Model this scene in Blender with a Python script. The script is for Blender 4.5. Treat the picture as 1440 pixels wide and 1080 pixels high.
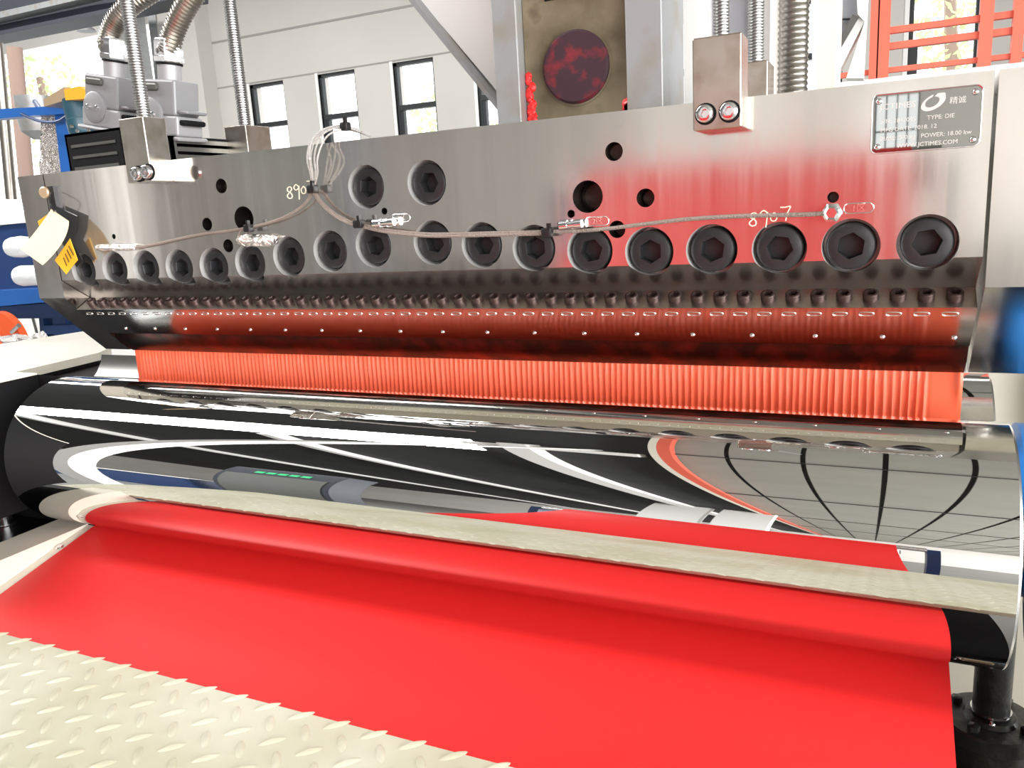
import bpy, bmesh, math, random
from mathutils import Vector, Matrix
PI = math.pi
S = bpy.context.scene
for o in list(bpy.data.objects):
    bpy.data.objects.remove(o)
C = S.collection
random.seed(7)

# ------------------------------------------------------------------ units, camera, light
U = 0.6            # one design unit (camera to die face) in metres
H0 = 1.55          # camera height above the floor in metres


def w(x, y, z):
    return Vector((x * U, y * U, z * U + H0))


RT = Vector((0.90771124, 0.41552406, -0.05831006))
DN = Vector((0.03721653, -0.21814901, -0.97520559))
FW = Vector((-0.41794167, 0.88303497, -0.21348068))
cam = bpy.data.cameras.new('camera')
co = bpy.data.objects.new('camera', cam)
C.objects.link(co)
co.matrix_world = Matrix(((RT.x, -DN.x, -FW.x, 0), (RT.y, -DN.y, -FW.y, 0), (RT.z, -DN.z, -FW.z, H0), (0, 0, 0, 1)))
cam.sensor_width = 36
cam.lens = 1123.0 / 1440 * 36
cam.clip_start = 0.01
cam.clip_end = 300
S.camera = co

world = bpy.data.worlds.new('overcast_sky')
S.world = world
world.use_nodes = True
bg = world.node_tree.nodes['Background']
bg.inputs['Color'].default_value = (0.95, 0.98, 1.0, 1)
bg.inputs['Strength'].default_value = 2.6


def area(name, loc, aim, sx, sy, power, col=(1, 1, 1)):
    d = bpy.data.lights.new(name, 'AREA')
    d.shape = 'RECTANGLE'
    d.size = sx
    d.size_y = sy
    d.energy = power
    d.color = col
    o = bpy.data.objects.new(name, d)
    C.objects.link(o)
    o.location = w(*loc)
    o.rotation_euler = (w(*aim) - w(*loc)).to_track_quat('-Z', 'Y').to_euler()
    return o


# daylight through the roof light; rear roof and right-side areas are added fills
area('roof_daylight_and_fill', (-13.0, -1.45, 8.25), (-13.0, -1.45, 0), 16 * U, 2.0 * U, 1150, (1, 0.99, 0.97))
area('roof_daylight_and_fill', (-10.0, 12.5, 8.25), (-10.0, 12.5, 0), 34 * U, 2.4 * U, 760, (1, 0.99, 0.97))  # added fill that brightens the far wall
area('right_side_fill', (13.2, -15.5, 1.4), (0, -15.5, 0.5), 40 * U, 7.6 * U, 3300, (1, 0.99, 0.98))  # added fill light in an unseen opening on the right
S.view_settings.view_transform = 'Standard'
S.view_settings.look = 'None'
S.view_settings.gamma = 1
S.view_settings.use_curve_mapping = False
S.view_settings.exposure = 0.14
S.cycles.max_bounces = 10
S.cycles.diffuse_bounces = 5
S.cycles.glossy_bounces = 6
S.cycles.sample_clamp_indirect = 6

# ------------------------------------------------------------------ pixel helper (photograph frame 1440 x 1080 -> point at real depth)


def ray(u, v):
    return RT * 0 + Vector((
        RT.x * (u - 720) + DN.x * (v - 540) + FW.x * 1123,
        RT.y * (u - 720) + DN.y * (v - 540) + FW.y * 1123,
        RT.z * (u - 720) + DN.z * (v - 540) + FW.z * 1123))


def at(u, v, y):
    d = ray(u, v)
    return tuple(d * (y / d.y))


def atz(u, v, z):
    d = ray(u, v)
    return tuple(d * (z / d.z))


# ------------------------------------------------------------------ materials


def mat(name, col, rough=0.5, metal=0.0, coat=0.0, spec=0.5, var=0.0, vscale=(8, 8, 8), bump=0.0, bscale=60, trans=0.0, rvar=0.0, emit=None):
    m = bpy.data.materials.new(name)
    m.use_nodes = True
    nt = m.node_tree
    p = nt.nodes['Principled BSDF']
    p.inputs['Base Color'].default_value = (*col, 1)
    p.inputs['Roughness'].default_value = rough
    p.inputs['Metallic'].default_value = metal
    p.inputs['Coat Weight'].default_value = coat
    p.inputs['Coat Roughness'].default_value = 0.08
    p.inputs['Specular IOR Level'].default_value = spec
    tc = nt.nodes.new('ShaderNodeTexCoord')
    if var or rvar:
        mp = nt.nodes.new('ShaderNodeMapping')
        mp.inputs['Scale'].default_value = vscale
        nz = nt.nodes.new('ShaderNodeTexNoise')
        nz.inputs['Scale'].default_value = 1
        nz.inputs['Detail'].default_value = 5
        nt.links.new(tc.outputs['Object'], mp.inputs['Vector'])
        nt.links.new(mp.outputs['Vector'], nz.inputs['Vector'])
        if var:
            mr = nt.nodes.new('ShaderNodeMapRange')
            mr.inputs['From Min'].default_value = 0.25
            mr.inputs['From Max'].default_value = 0.75
            mr.inputs['To Min'].default_value = 1 - var
            mr.inputs['To Max'].default_value = 1 + var
            mx = nt.nodes.new('ShaderNodeMix')
            mx.data_type = 'RGBA'
            mx.blend_type = 'MULTIPLY'
            mx.inputs['Factor'].default_value = 1
            mx.inputs['A'].default_value = (*col, 1)
            nt.links.new(nz.outputs['Fac'], mr.inputs['Value'])
            nt.links.new(mr.outputs['Result'], mx.inputs['B'])
            nt.links.new(mx.outputs['Result'], p.inputs['Base Color'])
        if rvar:
            mr2 = nt.nodes.new('ShaderNodeMapRange')
            mr2.inputs['From Min'].default_value = 0.25
            mr2.inputs['From Max'].default_value = 0.75
            mr2.inputs['To Min'].default_value = max(0.02, rough - rvar)
            mr2.inputs['To Max'].default_value = rough + rvar
            nt.links.new(nz.outputs['Fac'], mr2.inputs['Value'])
            nt.links.new(mr2.outputs['Result'], p.inputs['Roughness'])
    if bump:
        n2 = nt.nodes.new('ShaderNodeTexNoise')
        n2.inputs['Scale'].default_value = bscale
        n2.inputs['Detail'].default_value = 4
        nt.links.new(tc.outputs['Object'], n2.inputs['Vector'])
        b = nt.nodes.new('ShaderNodeBump')
        b.inputs['Strength'].default_value = bump
        b.inputs['Distance'].default_value = 0.01
        nt.links.new(n2.outputs['Fac'], b.inputs['Height'])
        nt.links.new(b.outputs['Normal'], p.inputs['Normal'])
    if trans:
        tr = nt.nodes.new('ShaderNodeBsdfTranslucent')
        tr.inputs['Color'].default_value = (*col, 1)
        ms = nt.nodes.new('ShaderNodeMixShader')
        ms.inputs['Fac'].default_value = trans
        nt.links.new(p.outputs[0], ms.inputs[1])
        nt.links.new(tr.outputs[0], ms.inputs[2])
        nt.links.new(ms.outputs[0], nt.nodes['Material Output'].inputs['Surface'])
    if emit:
        p.inputs['Emission Color'].default_value = (*emit[0], 1)
        p.inputs['Emission Strength'].default_value = emit[1]
    return m


def stained(name, c1, c2, rough, metal, scale=6.0, lo=0.42, hi=0.62, c3=None):
    """metal or paint with blotches of a second colour"""
    m = mat(name, c1, rough, metal)
    nt = m.node_tree
    p = nt.nodes['Principled BSDF']
    tc = nt.nodes.new('ShaderNodeTexCoord')
    nz = nt.nodes.new('ShaderNodeTexNoise')
    nz.inputs['Scale'].default_value = scale
    nz.inputs['Detail'].default_value = 6
    cr = nt.nodes.new('ShaderNodeValToRGB')
    cr.color_ramp.elements[0].position = lo
    cr.color_ramp.elements[0].color = (*c1, 1)
    cr.color_ramp.elements[1].position = hi
    cr.color_ramp.elements[1].color = (*c2, 1)
    if c3:
        e = cr.color_ramp.elements.new(min(0.98, hi + 0.12))
        e.color = (*c3, 1)
    nt.links.new(tc.outputs['Object'], nz.inputs['Vector'])
    nt.links.new(nz.outputs['Fac'], cr.inputs['Fac'])
    nt.links.new(cr.outputs['Color'], p.inputs['Base Color'])
    return m


M = {}
M['steel'] = mat('brushed_steel', (0.66, 0.635, 0.60), 0.125, 0.92, var=0.08, vscale=(120, 120, 2.5), rvar=0.05)
M['steel_plain'] = mat('ground_steel', (0.66, 0.63, 0.60), 0.17, 1.0, var=0.07, vscale=(60, 60, 4), rvar=0.05)
M['lip_steel'] = mat('polished_lip_steel', (0.60, 0.58, 0.56), 0.12, 1.0, var=0.05, vscale=(150, 150, 4))
M['lip_underside'] = stained('dark_red_blotched_steel', (0.05, 0.035, 0.03), (0.20, 0.05, 0.04), 0.3, 1.0, 40, 0.45, 0.7)  # lip underside: dark tone and dull red blotches in the base colour
M['notch_steel'] = mat('notch_steel', (0.40, 0.38, 0.36), 0.27, 1.0)
M['ledge_steel'] = mat('ledge_steel', (0.52, 0.49, 0.46), 0.3, 1.0, var=0.12, vscale=(40, 40, 40))
M['bore'] = mat('machined_bore', (0.85, 0.84, 0.82), 0.5, 0.75)
M['block'] = stained('stained_steel', (0.56, 0.53, 0.48), (0.40, 0.34, 0.27), 0.27, 1.0, 55, 0.42, 0.7)
M['black_oxide'] = mat('black_oxide_steel', (0.035, 0.035, 0.038), 0.42, 0.55, var=0.25, vscale=(120, 120, 120))
M['brown_oxide'] = mat('heat_browned_steel', (0.09, 0.06, 0.055), 0.42, 0.75, var=0.3, vscale=(150, 150, 150))
M['hole_wall'] = mat('darkened_drilled_hole', (0.07, 0.06, 0.055), 0.3, 0.9)  # drilled hole walls darkened in the base colour
M['dark_hole'] = mat('dark_thread', (0.05, 0.04, 0.035), 0.35, 0.9)
M['zinc'] = mat('bright_zinc', (0.80, 0.80, 0.82), 0.16, 1.0)
M['rod'] = mat('threaded_rod_steel', (0.46, 0.46, 0.455), 0.34, 1.0)
M['chrome'] = mat('mirror_chrome', (0.80, 0.80, 0.79), 0.012, 1.0)
M['chrome_edge'] = mat('roll_edge_steel', (0.86, 0.86, 0.85), 0.2, 1.0)
M['curtain'] = mat('hot_red_melt', (1.0, 0.165, 0.075), 0.32, 0.0, coat=0.15, trans=0.2)
M['sheet'] = mat('red_plastic_sheet', (0.74, 0.020, 0.020), 0.42, 0.0, spec=0.35)
M['tread'] = stained('cream_painted_tread_plate', (0.60, 0.585, 0.47), (0.50, 0.475, 0.34), 0.36, 0.0, 7, 0.42, 0.66)
M['cream'] = mat('cream_paint', (0.74, 0.70, 0.60), 0.35, 0.0, var=0.05, vscale=(14, 14, 14))
M['black'] = mat('black_paint', (0.005, 0.005, 0.006), 0.4, spec=0.25)
M['matt_black'] = mat('matt_black_paint', (0.007, 0.007, 0.008), 0.6, spec=0.12)
M['dark_plate'] = mat('dark_sheet_metal', (0.16, 0.16, 0.15), 0.35, 0.7)
M['cast'] = mat('black_cast_iron', (0.022, 0.024, 0.022), 0.38, 0.2, bump=0.15, bscale=90)
M['blue'] = mat('blue_machine_paint', (0.012, 0.10, 0.36), 0.35)
M['navy'] = mat('navy_machine_paint', (0.008, 0.035, 0.13), 0.4)
M['bright_blue'] = mat('light_blue_paint', (0.02, 0.22, 0.66), 0.3)
M['teal'] = mat('dark_teal_paint', (0.02, 0.07, 0.10), 0.35, var=0.2, vscale=(30, 30, 30))
M['yellow'] = mat('yellow_orange_paint', (0.80, 0.36, 0.02), 0.4)
M['orange_red'] = mat('orange_red_paint', (0.80, 0.10, 0.02), 0.4)
M['rail_red'] = mat('coral_red_paint', (0.72, 0.13, 0.08), 0.45)
M['white_paint'] = mat('white_paint', (0.80, 0.79, 0.77), 0.45)
M['grey_plastic'] = mat('grey_die_cast', (0.25, 0.25, 0.26), 0.42, 0.2)
M['grey_light'] = mat('light_grey_die_cast', (0.33, 0.33, 0.34), 0.4, 0.2)
M['wall'] = mat('warm_white_plaster', (0.53, 0.51, 0.475), 0.9, var=0.05, vscale=(0.6, 0.6, 0.6))
M['wall_dim'] = mat('grey_plaster', (0.50, 0.48, 0.45), 0.9, var=0.06, vscale=(0.7, 0.7, 0.7))
M['white_wall'] = mat('white_plaster', (0.78, 0.75, 0.71), 0.9, var=0.06, vscale=(0.5, 0.5, 0.5))
M['groove'] = mat('wall_groove', (0.30, 0.29, 0.27), 0.9)
M['frame'] = mat('dark_window_frame', (0.02, 0.022, 0.024), 0.45)
M['floor'] = mat('sealed_concrete', (0.20, 0.20, 0.19), 0.45, var=0.15, vscale=(1, 1, 1))
M['ceil_dark'] = mat('dark_roof_sheet', (0.030, 0.031, 0.030), 0.7, var=0.2, vscale=(1, 1, 1))
M['ceil_slab'] = mat('grey_green_roof_panel', (0.27, 0.265, 0.23), 0.7, var=0.08, vscale=(1, 1, 1))
M['girder'] = mat('dark_crane_paint', (0.035, 0.04, 0.055), 0.5)
M['rust_olive'] = stained('heat_stained_steel_plate', (0.10, 0.08, 0.045), (0.25, 0.21, 0.14), 0.5, 0.35, 16, 0.36, 0.62, (0.07, 0.055, 0.035))
M['maroon'] = stained('red_smeared_disc', (0.030, 0.006, 0.014), (0.22, 0.004, 0.012), 0.7, 0.0, 55, 0.52, 0.72)
M['red_smear'] = mat('red_resin_smear', (0.75, 0.02, 0.02), 0.35, bump=0.6, bscale=120)
M['grey_bar'] = stained('grey_machined_bar', (0.34, 0.35, 0.36), (0.30, 0.27, 0.22), 0.45, 0.5, 24, 0.5, 0.75)
M['glass'] = mat('window_glass', (1, 1, 1), 0.0)
g = M['glass'].node_tree
g.nodes['Principled BSDF'].inputs['Transmission Weight'].default_value = 1
g.nodes['Principled BSDF'].inputs['IOR'].default_value = 1.02
M['grey_glass'] = mat('grey_reflective_glazing', (0.33, 0.34, 0.37), 0.2, 0.1)
M['leaf'] = mat('leaf_green', (0.50, 0.62, 0.30), 0.6, trans=0.4)
M['bark'] = mat('bark', (0.34, 0.24, 0.20), 0.9)
M['plate'] = mat('dark_mirror_plate', (0.30, 0.30, 0.285), 0.02, 1.0)
M['letter'] = mat('pale_engraving', (0.72, 0.71, 0.68), 0.3, 0.4)
M['chalk'] = mat('cream_paint_marker', (0.86, 0.80, 0.62), 0.6)
M['stamp'] = mat('bright_stamped_edge', (0.88, 0.86, 0.84), 0.2, 1.0)
M['cable_white'] = mat('white_braided_glass_fibre', (0.72, 0.70, 0.66), 0.45, bump=0.8, bscale=900)
M['cable_brown'] = mat('brown_braided_cable', (0.38, 0.30, 0.26), 0.5, 0.2, bump=0.8, bscale=900)
M['tie'] = mat('black_nylon', (0.008, 0.008, 0.009), 0.4)
M['foil'] = mat('crumpled_foil', (0.80, 0.76, 0.72), 0.25, 1.0, bump=1.0, bscale=160)
M['wrap'] = mat('translucent_white_wrap', (0.80, 0.82, 0.84), 0.3, bump=0.7, bscale=25, coat=0.3)
M['tag_cream'] = mat('cream_card', (0.74, 0.62, 0.40), 0.7)
M['tag_yellow'] = mat('yellow_card', (0.85, 0.45, 0.02), 0.5)
M['tag_black'] = mat('black_card', (0.015, 0.017, 0.02), 0.35)
M['print'] = mat('dark_print', (0.12, 0.06, 0.01), 0.6)
M['brass'] = mat('worn_brass', (0.62, 0.46, 0.30), 0.35, 0.6)
M['lamp'] = mat('lamp_housing', (0.20, 0.20, 0.20), 0.5, 0.5)
M['conduit'] = mat('galvanised_conduit', (0.42, 0.39, 0.35), 0.3, 1.0)
M['led'] = mat('green_led_display', (0.01, 0.05, 0.02), 0.4, emit=((0.05, 0.8, 0.3), 1.2))
M['seam'] = mat('shadow_gap', (0.05, 0.05, 0.045), 0.8)

# ------------------------------------------------------------------ mesh helpers


class MB:
    """collects shapes in design units"""

    def __init__(self):
        self.v = []
        self.f = []

    def add(self, vs, fs):
        n = len(self.v)
        self.v += [tuple(a) for a in vs]
        self.f += [tuple(i + n for i in q) for q in fs]
        return self

    def box(self, x0, x1, y0, y1, z0, z1):
        return self.add([(x0, y0, z0), (x1, y0, z0), (x1, y1, z0), (x0, y1, z0), (x0, y0, z1), (x1, y0, z1), (x1, y1, z1), (x0, y1, z1)],
                        [(0, 3, 2, 1), (4, 5, 6, 7), (0, 1, 5, 4), (1, 2, 6, 5), (2, 3, 7, 6), (3, 0, 4, 7)])

    def bbox(self, x0, x1, y0, y1, z0, z1, b):
        """box with chamfered edges"""
        bm = bmesh.new()
        t = MB().box(x0, x1, y0, y1, z0, z1)
        vs = [bm.verts.new(a) for a in t.v]
        for q in t.f:
            bm.faces.new([vs[i] for i in q])
        bmesh.ops.bevel(bm, geom=bm.edges[:], offset=b, segments=2, affect='EDGES', profile=0.5)
        bm.verts.index_update()
        self.add([v.co[:] for v in bm.verts], [[v.index for v in f.verts] for f in bm.faces])
        bm.free()
        return self

    def prism(self, prof, x0, x1):
        """profile of (y, z) points run along x"""
        n = len(prof)
        vs = [(x0, y, z) for y, z in prof] + [(x1, y, z) for y, z in prof]
        fs = [(i, (i + 1) % n, n + (i + 1) % n, n + i) for i in range(n)]
        fs += [tuple(range(n - 1, -1, -1)), tuple(range(n, 2 * n))]
        return self.add(vs, fs)

    def slab(self, pts, d):
        """polygon of 3-D points pushed by vector d"""
        n = len(pts)
        d = Vector(d)
        vs = [Vector(p) for p in pts] + [Vector(p) + d for p in pts]
        fs = [(i, (i + 1) % n, n + (i + 1) % n, n + i) for i in range(n)]
        fs += [tuple(range(n - 1, -1, -1)), tuple(range(n, 2 * n))]
        return self.add(vs, fs)

    def lathe(self, prof, a=(0, 0, 0), axis=(0, 0, 1), n=32, cap=True):
        """prof = [(radius, distance along axis)]"""
        ax = Vector(axis).normalized()
        q = Vector((0, 0, 1)).rotation_difference(ax)
        a = Vector(a)
        vs = []
        for r, h in prof:
            for k in range(n):
                t = 2 * PI * k / n
                vs.append(a + q @ Vector((r * math.cos(t), r * math.sin(t), h)))
        fs = []
        for i in range(len(prof) - 1):
            for k in range(n):
                fs.append((i * n + k, i * n + (k + 1) % n, (i + 1) * n + (k + 1) % n, (i + 1) * n + k))
        if cap:
            fs.append(tuple(range(n - 1, -1, -1)))
            b = (len(prof) - 1) * n
            fs.append(tuple(range(b, b + n)))
        return self.add(vs, fs)

    def cyl(self, p0, p1, r, n=24, r1=None):
        p0 = Vector(p0)
        p1 = Vector(p1)
        return self.lathe([(r, 0), (r if r1 is None else r1, (p1 - p0).length)], p0, p1 - p0, n)

    def tube(self, pts, r, n=8, close=False, sub=4):
        P = [Vector(p) for p in pts]
        if sub > 1 and len(P) > 2:
            Q = []
            for i in range(len(P) - 1):
                p0 = P[max(i - 1, 0)]
                p1 = P[i]
                p2 = P[i + 1]
                p3 = P[min(i + 2, len(P) - 1)]
                for k in range(sub):
                    t = k / sub
                    Q.append(0.5 * ((2 * p1) + (p2 - p0) * t + (2 * p0 - 5 * p1 + 4 * p2 - p3) * t * t + (3 * p1 - p0 - 3 * p2 + p3) * t ** 3))
            Q.append(P[-1])
            P = Q
        rings = []
        nrm = None
        for i, p in enumerate(P):
            t = (P[min(i + 1, len(P) - 1)] - P[max(i - 1, 0)]).normalized()
            if nrm is None:
                nrm = t.orthogonal().normalized()
            else:
                nrm = (nrm - t * nrm.dot(t)).normalized()
            bn = t.cross(nrm)
            rr = r(i / (len(P) - 1)) if callable(r) else r
            rings.append([p + nrm * math.cos(2 * PI * k / n) * rr + bn * math.sin(2 * PI * k / n) * rr for k in range(n)])
        vs = [v for ring in rings for v in ring]
        fs = []
        for i in range(len(rings) - 1):
            for k in range(n):
                fs.append((i * n + k, i * n + (k + 1) % n, (i + 1) * n + (k + 1) % n, (i + 1) * n + k))
        fs.append(tuple(range(n - 1, -1, -1)))
        b = (len(rings) - 1) * n
        fs.append(tuple(range(b, b + n)))
        return self.add(vs, fs)

    def grid(self, rows):
        """rows of equal length lists of points"""
        n = len(rows[0])
        vs = [p for r in rows for p in r]
        fs = [(i * n + k, i * n + k + 1, (i + 1) * n + k + 1, (i + 1) * n + k) for i in range(len(rows) - 1) for k in range(n - 1)]
        return self.add(vs, fs)

    def mesh(self, name, m, origin=(0, 0, 0), smooth=True, local=False, fix=True):
        me = bpy.data.meshes.new(name)
        if local:
            vs = [(a * U, b * U, c * U) for a, b, c in self.v]
        else:
            o = Vector(origin)
            vs = [w(*a) - o for a in self.v]
        me.from_pydata(vs, [], self.f)
        if fix:
            bm = bmesh.new()
            bm.from_mesh(me)
            bmesh.ops.recalc_face_normals(bm, faces=bm.faces[:])
            bm.to_mesh(me)
            bm.free()
        me.materials.append(m)
        if smooth:
            for p in me.polygons:
                p.use_smooth = True
            me.set_sharp_from_angle(angle=math.radians(38))
        return me


def org(o):
    v = Vector((0, 0, 0))
    while o is not None:
        v = v + o.location
        o = o.parent
    return v


def link(name, me, parent=None, loc=None):
    o = bpy.data.objects.new(name, me)
    C.objects.link(o)
    if parent is not None:
        o.parent = parent
    if loc is not None:
        o.location = loc
    return o


def part(name, mb, m, parent, smooth=True, label=None, stuff=False, fix=True):
    o = link(name, mb.mesh(name, M[m], org(parent), smooth, fix=fix), parent)
    if label:
        o['label'] = label
    if stuff:
        o['kind'] = 'stuff'
    return o


def thing(name, label, cat, loc, group=None):
    o = bpy.data.objects.new(name, None)
    C.objects.link(o)
    o.empty_display_size = 0.03
    o.location = w(*loc)
    o['label'] = label
    o['category'] = cat
    if group:
        o['group'] = group
    return o


def solo(name, mb, m, label, cat, loc, group=None, smooth=True):
    """a thing that is one mesh"""
    l = w(*loc)
    o = link(name, mb.mesh(name, M[m], l, smooth), None, l)
    o['label'] = label
    o['category'] = cat
    if group:
        o['group'] = group
    return o


def struct(name, mb, m, smooth=False, fix=True):
    o = link(name, mb.mesh(name, M[m], (0, 0, 0), smooth, fix=fix))
    o['kind'] = 'structure'
    return o


def copies(name, me, parent, spots, rot=None):
    """shared-mesh parts at design-unit spots"""
    out = []
    base = org(parent)
    for i, s in enumerate(spots):
        o = link(name, me, parent, w(*s) - base)
        if rot:
            o.rotation_euler = rot(i)
        out.append(o)
    return out


def text(name, body, size, loc, m, parent, align='LEFT', depth=0.0006, sx=1.0):
    cu = bpy.data.curves.new(name, 'FONT')
    cu.body = body
    cu.size = size * U
    cu.align_x = align
    cu.extrude = depth * U
    cu.resolution_u = 2
    t = bpy.data.objects.new(name, cu)
    C.objects.link(t)
    dg = bpy.context.evaluated_depsgraph_get()
    me = bpy.data.meshes.new_from_object(t.evaluated_get(dg))
    bpy.data.objects.remove(t)
    rot = Matrix.Rotation(PI / 2, 4, 'X') @ Matrix.Diagonal((sx, 1, 1, 1))
    me.transform(rot)
    me.materials.clear()
    me.materials.append(M[m])
    o = link(name, me, parent, w(*loc) - org(parent))
    return o


# ------------------------------------------------------------------ the hall
FZ = -H0 / U
CZ = 8.3
struct('floor', MB().box(-40, 14, -39, 21, FZ - 0.1, FZ), 'floor')
# far wall with its row of tall windows: piers and panels between openings
WX = [-17.64 + 2.56 * k for k in range(9)]
WW = 1.28
WT = 4.12
WB = 0.6
mb = MB()
xs = -18.9
for x in WX:
    mb.box(xs, x, 20, 20.5, WB, WT)
    xs = x + WW
mb.box(xs, 14, 20, 20.5, WB, WT)
mb.box(-18.9, 14, 20, 20.5, FZ, WB)
mb.box(-18.9, 14, 20, 20.5, WT, CZ)
wb = struct('wall_back', mb, 'wall')
mb = MB()
mb.box(-18.9, 14, 19.985, 20.01, WT + 0.03, WT + 0.07)
mb.box(-18.9, 14, 19.985, 20.01, 5.45, 5.51)
part('wall_groove', mb, 'groove', wb)
for i, x in enumerate(WX):
    f = MB()
    t = 0.09
    f.box(x, x + t, 20.05, 20.2, WB, WT).box(x + WW - t * 0.6, x + WW, 20.05, 20.2, WB, WT)
    f.box(x, x + WW, 20.05, 20.2, WT - t, WT).box(x, x + WW, 20.05, 20.2, WB, WB + t)
    f.box(x + t, x + WW, 20.03, 20.2, 2.86, 3.0)
    f.box(x + t, x + t + 0.1, 20.06, 20.2, WB, 2.9)
    wo = struct('window_%d' % (i + 1), f, 'frame')
    part('pane', MB().box(x + t, x + WW - t * 0.6, 20.12, 20.13, 3.0, WT - t), 'glass', wo)
    part('pane', MB().box(x + t + 0.1, x + WW - t * 0.6, 20.12, 20.13, WB + t, 2.86), 'glass', wo)
    part('reveal', MB().box(x - 0.09, x, 19.97, 20.05, WB, WT + 0.04), 'white_paint', wo)
struct('trim_1', MB().box(-20.4, -18.9, 19.4, 20.6, FZ, CZ), 'wall')
struct('trim_2', MB().box(-30, -20.4, 19.9, 20.5, 6.35, CZ), 'white_wall')
struct('trim_3', MB().box(-21.75, -21.0, 18.9, 19.5, FZ, CZ), 'grey_bar')
# side and rear walls
struct('wall_right', MB().box(13.6, 14, -39, 21, 5.3, CZ).box(13.6, 14, 4.6, 21, FZ, 5.3).box(13.6, 14, -39, -35.6, FZ, 5.3), 'wall_dim')
struct('wall_left', MB().box(-40, -39.5, -39, 10, FZ, CZ).box(-40, -39.5, 10, 21, 6.5, CZ), 'wall_dim')
mb = MB()
mb.box(-40, 14, -39, -38.5, FZ, 1.6).box(-40, 14, -39, -38.5, 3.9, CZ).box(-40, -0.6, -39, -38.5, 1.6, 3.9).box(1.1, 14, -39, -38.5, 1.6, 3.9)
struct('wall_front', mb, 'white_wall')
f = MB()
for k in range(5):
    f.box(-0.6 + 0.425 * k - 0.03, -0.6 + 0.425 * k + 0.03, -38.6, -38.5, 1.6, 3.9)
f.box(-0.6, 1.1, -38.6, -38.5, 2.35, 2.42)
struct('window_10', f, 'frame')
# roof: dark sheet left, pale panels right, one open roof light, rear opening added for fill
mb = MB()
for x0, x1, y0, y1 in ((-40, -2.3, -39, -2.5), (-40, -21, -2.5, -0.4), (-5, -2.3, -2.5, -0.4), (-40, -2.3, -0.4, 11.3), (-40, -2.3, 13.7, 21), (-40, -27, 11.3, 13.7)):
    mb.box(x0, x1, y0, y1, CZ, CZ + 0.2)
struct('ceiling', mb, 'ceil_dark')
pc = bpy.data.objects['ceiling']
for k in range(19):
    x0 = -2.43 + 0.84 * k
    part('roof_panel', MB().box(x0 + 0.03, x0 + 0.81, -39, 21, CZ - 0.05, CZ + 0.1), 'ceil_slab', pc)
    part('roof_joint', MB().box(x0 - 0.03, x0 + 0.03, -39, 21, CZ + 0.02, CZ + 0.1), 'ceil_dark', pc)
for y in (-0.35, -8.0, -16.0, -24.0, 5.0):
    part('purlin', MB().box(-2.3, 13.6, y, y + 0.10, CZ - 0.16, CZ - 0.05), 'ceil_dark', pc)
for x, ww, y1 in ((-8.75, 0.12, -2.6), (-4.2, 0.2, -0.5), (-15.0, 0.14, -2.6)):
    part('roof_beam', MB().box(x - ww, x + ww, -38.5, y1, CZ - 0.5, CZ), 'white_paint', pc)
part('roof_beam', MB().box(-5.0, -2.6, -1.3, -0.8, CZ - 0.4, CZ), 'white_paint', pc)
part('crane_rail', MB().box(-2.34, -2.18, -38.5, 3.5, CZ - 0.35, CZ - 0.1), 'rail_red', pc)
part('crane_rail_edge', MB().box(-2.44, -2.34, -38.5, 3.5, CZ - 0.35, CZ - 0.1), 'cream', pc)
for k, (x, ww) in enumerate(((-2.7, 0.6), (-4.3, 0.7))):
    struct('trim_%d' % (4 + k), MB().box(x - ww, x + ww, -16.6, -16.0 - 0.1 * k, FZ, CZ), 'white_paint')
struct('trim_6', MB().box(-3.28, -3.14, -0.70, -0.56, FZ, CZ), 'white_paint')

# trees beyond the openings


def tree(x, y, h, r, label, seed):
    rnd = random.Random(seed)
    t = thing('tree', label, 'tree', (x, y, FZ), 'trees outside the hall')
    part('trunk', MB().tube([(x, y, FZ), (x + 0.2, y, FZ + h * 0.4), (x - 0.1, y, FZ + h * 0.85)], lambda q: 0.35 - 0.2 * q, 8), 'bark', t)
    mb = MB()
    for k in range(420):
        a = rnd.uniform(0, 2 * PI)
        b = rnd.uniform(-1, 1)
        q = r * rnd.random() ** 0.4
        c = Vector((x + q * math.cos(a) * math.sqrt(1 - b * b), y + q * math.sin(a) * math.sqrt(1 - b * b), FZ + h * 0.72 + q * b * 1.1))
        d1 = Vector((rnd.uniform(-1, 1), rnd.uniform(-1, 1), rnd.uniform(-1, 1))).normalized() * 0.16
        d2 = d1.orthogonal().normalized() * 0.09
        mb.add([c - d1, c + d2, c + d1, c - d2], [(0, 1, 2, 3)])
    part('foliage', mb, 'leaf', t, smooth=False, stuff=True, fix=False)


tree(-33.5, 25, 11, 2.6, 'slim tree with a brown trunk outside the open door, leftmost', 1)
tree(-29.2, 27, 9.0, 1.6, 'small pale tree outside the open door, behind the yellow motor cap', 2)
tree(-24.2, 24, 9.5, 1.3, 'leafy tree glimpsed between the two metal conduits', 3)
tree(-17.5, 32, 7.8, 2.4, 'green tree seen through the lower pane of the middle windows', 4)
tree(1.6, 30, 10, 2.2, 'tree seen through the window behind the red railing', 5)

# ------------------------------------------------------------------ the extrusion die
XL, XR = -1.379, 0.0957
PROF = [(1.0, 0.1106), (1.0, -0.0795), (1.053, -0.1182), (1.018, -0.1368), (1.078, -0.1910), (1.086, -0.1916), (1.101, -0.2145), (1.127, -0.2338),
        (1.133, -0.2338), (1.21, -0.19), (1.25, -0.1), (1.25, 0.1106)]
die = thing('extrusion_die', 'wide brushed steel extrusion die with rows of black socket bolts above the red curtain', 'extrusion die', ((XL + XR) / 2, 1.13, -0.234))
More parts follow.
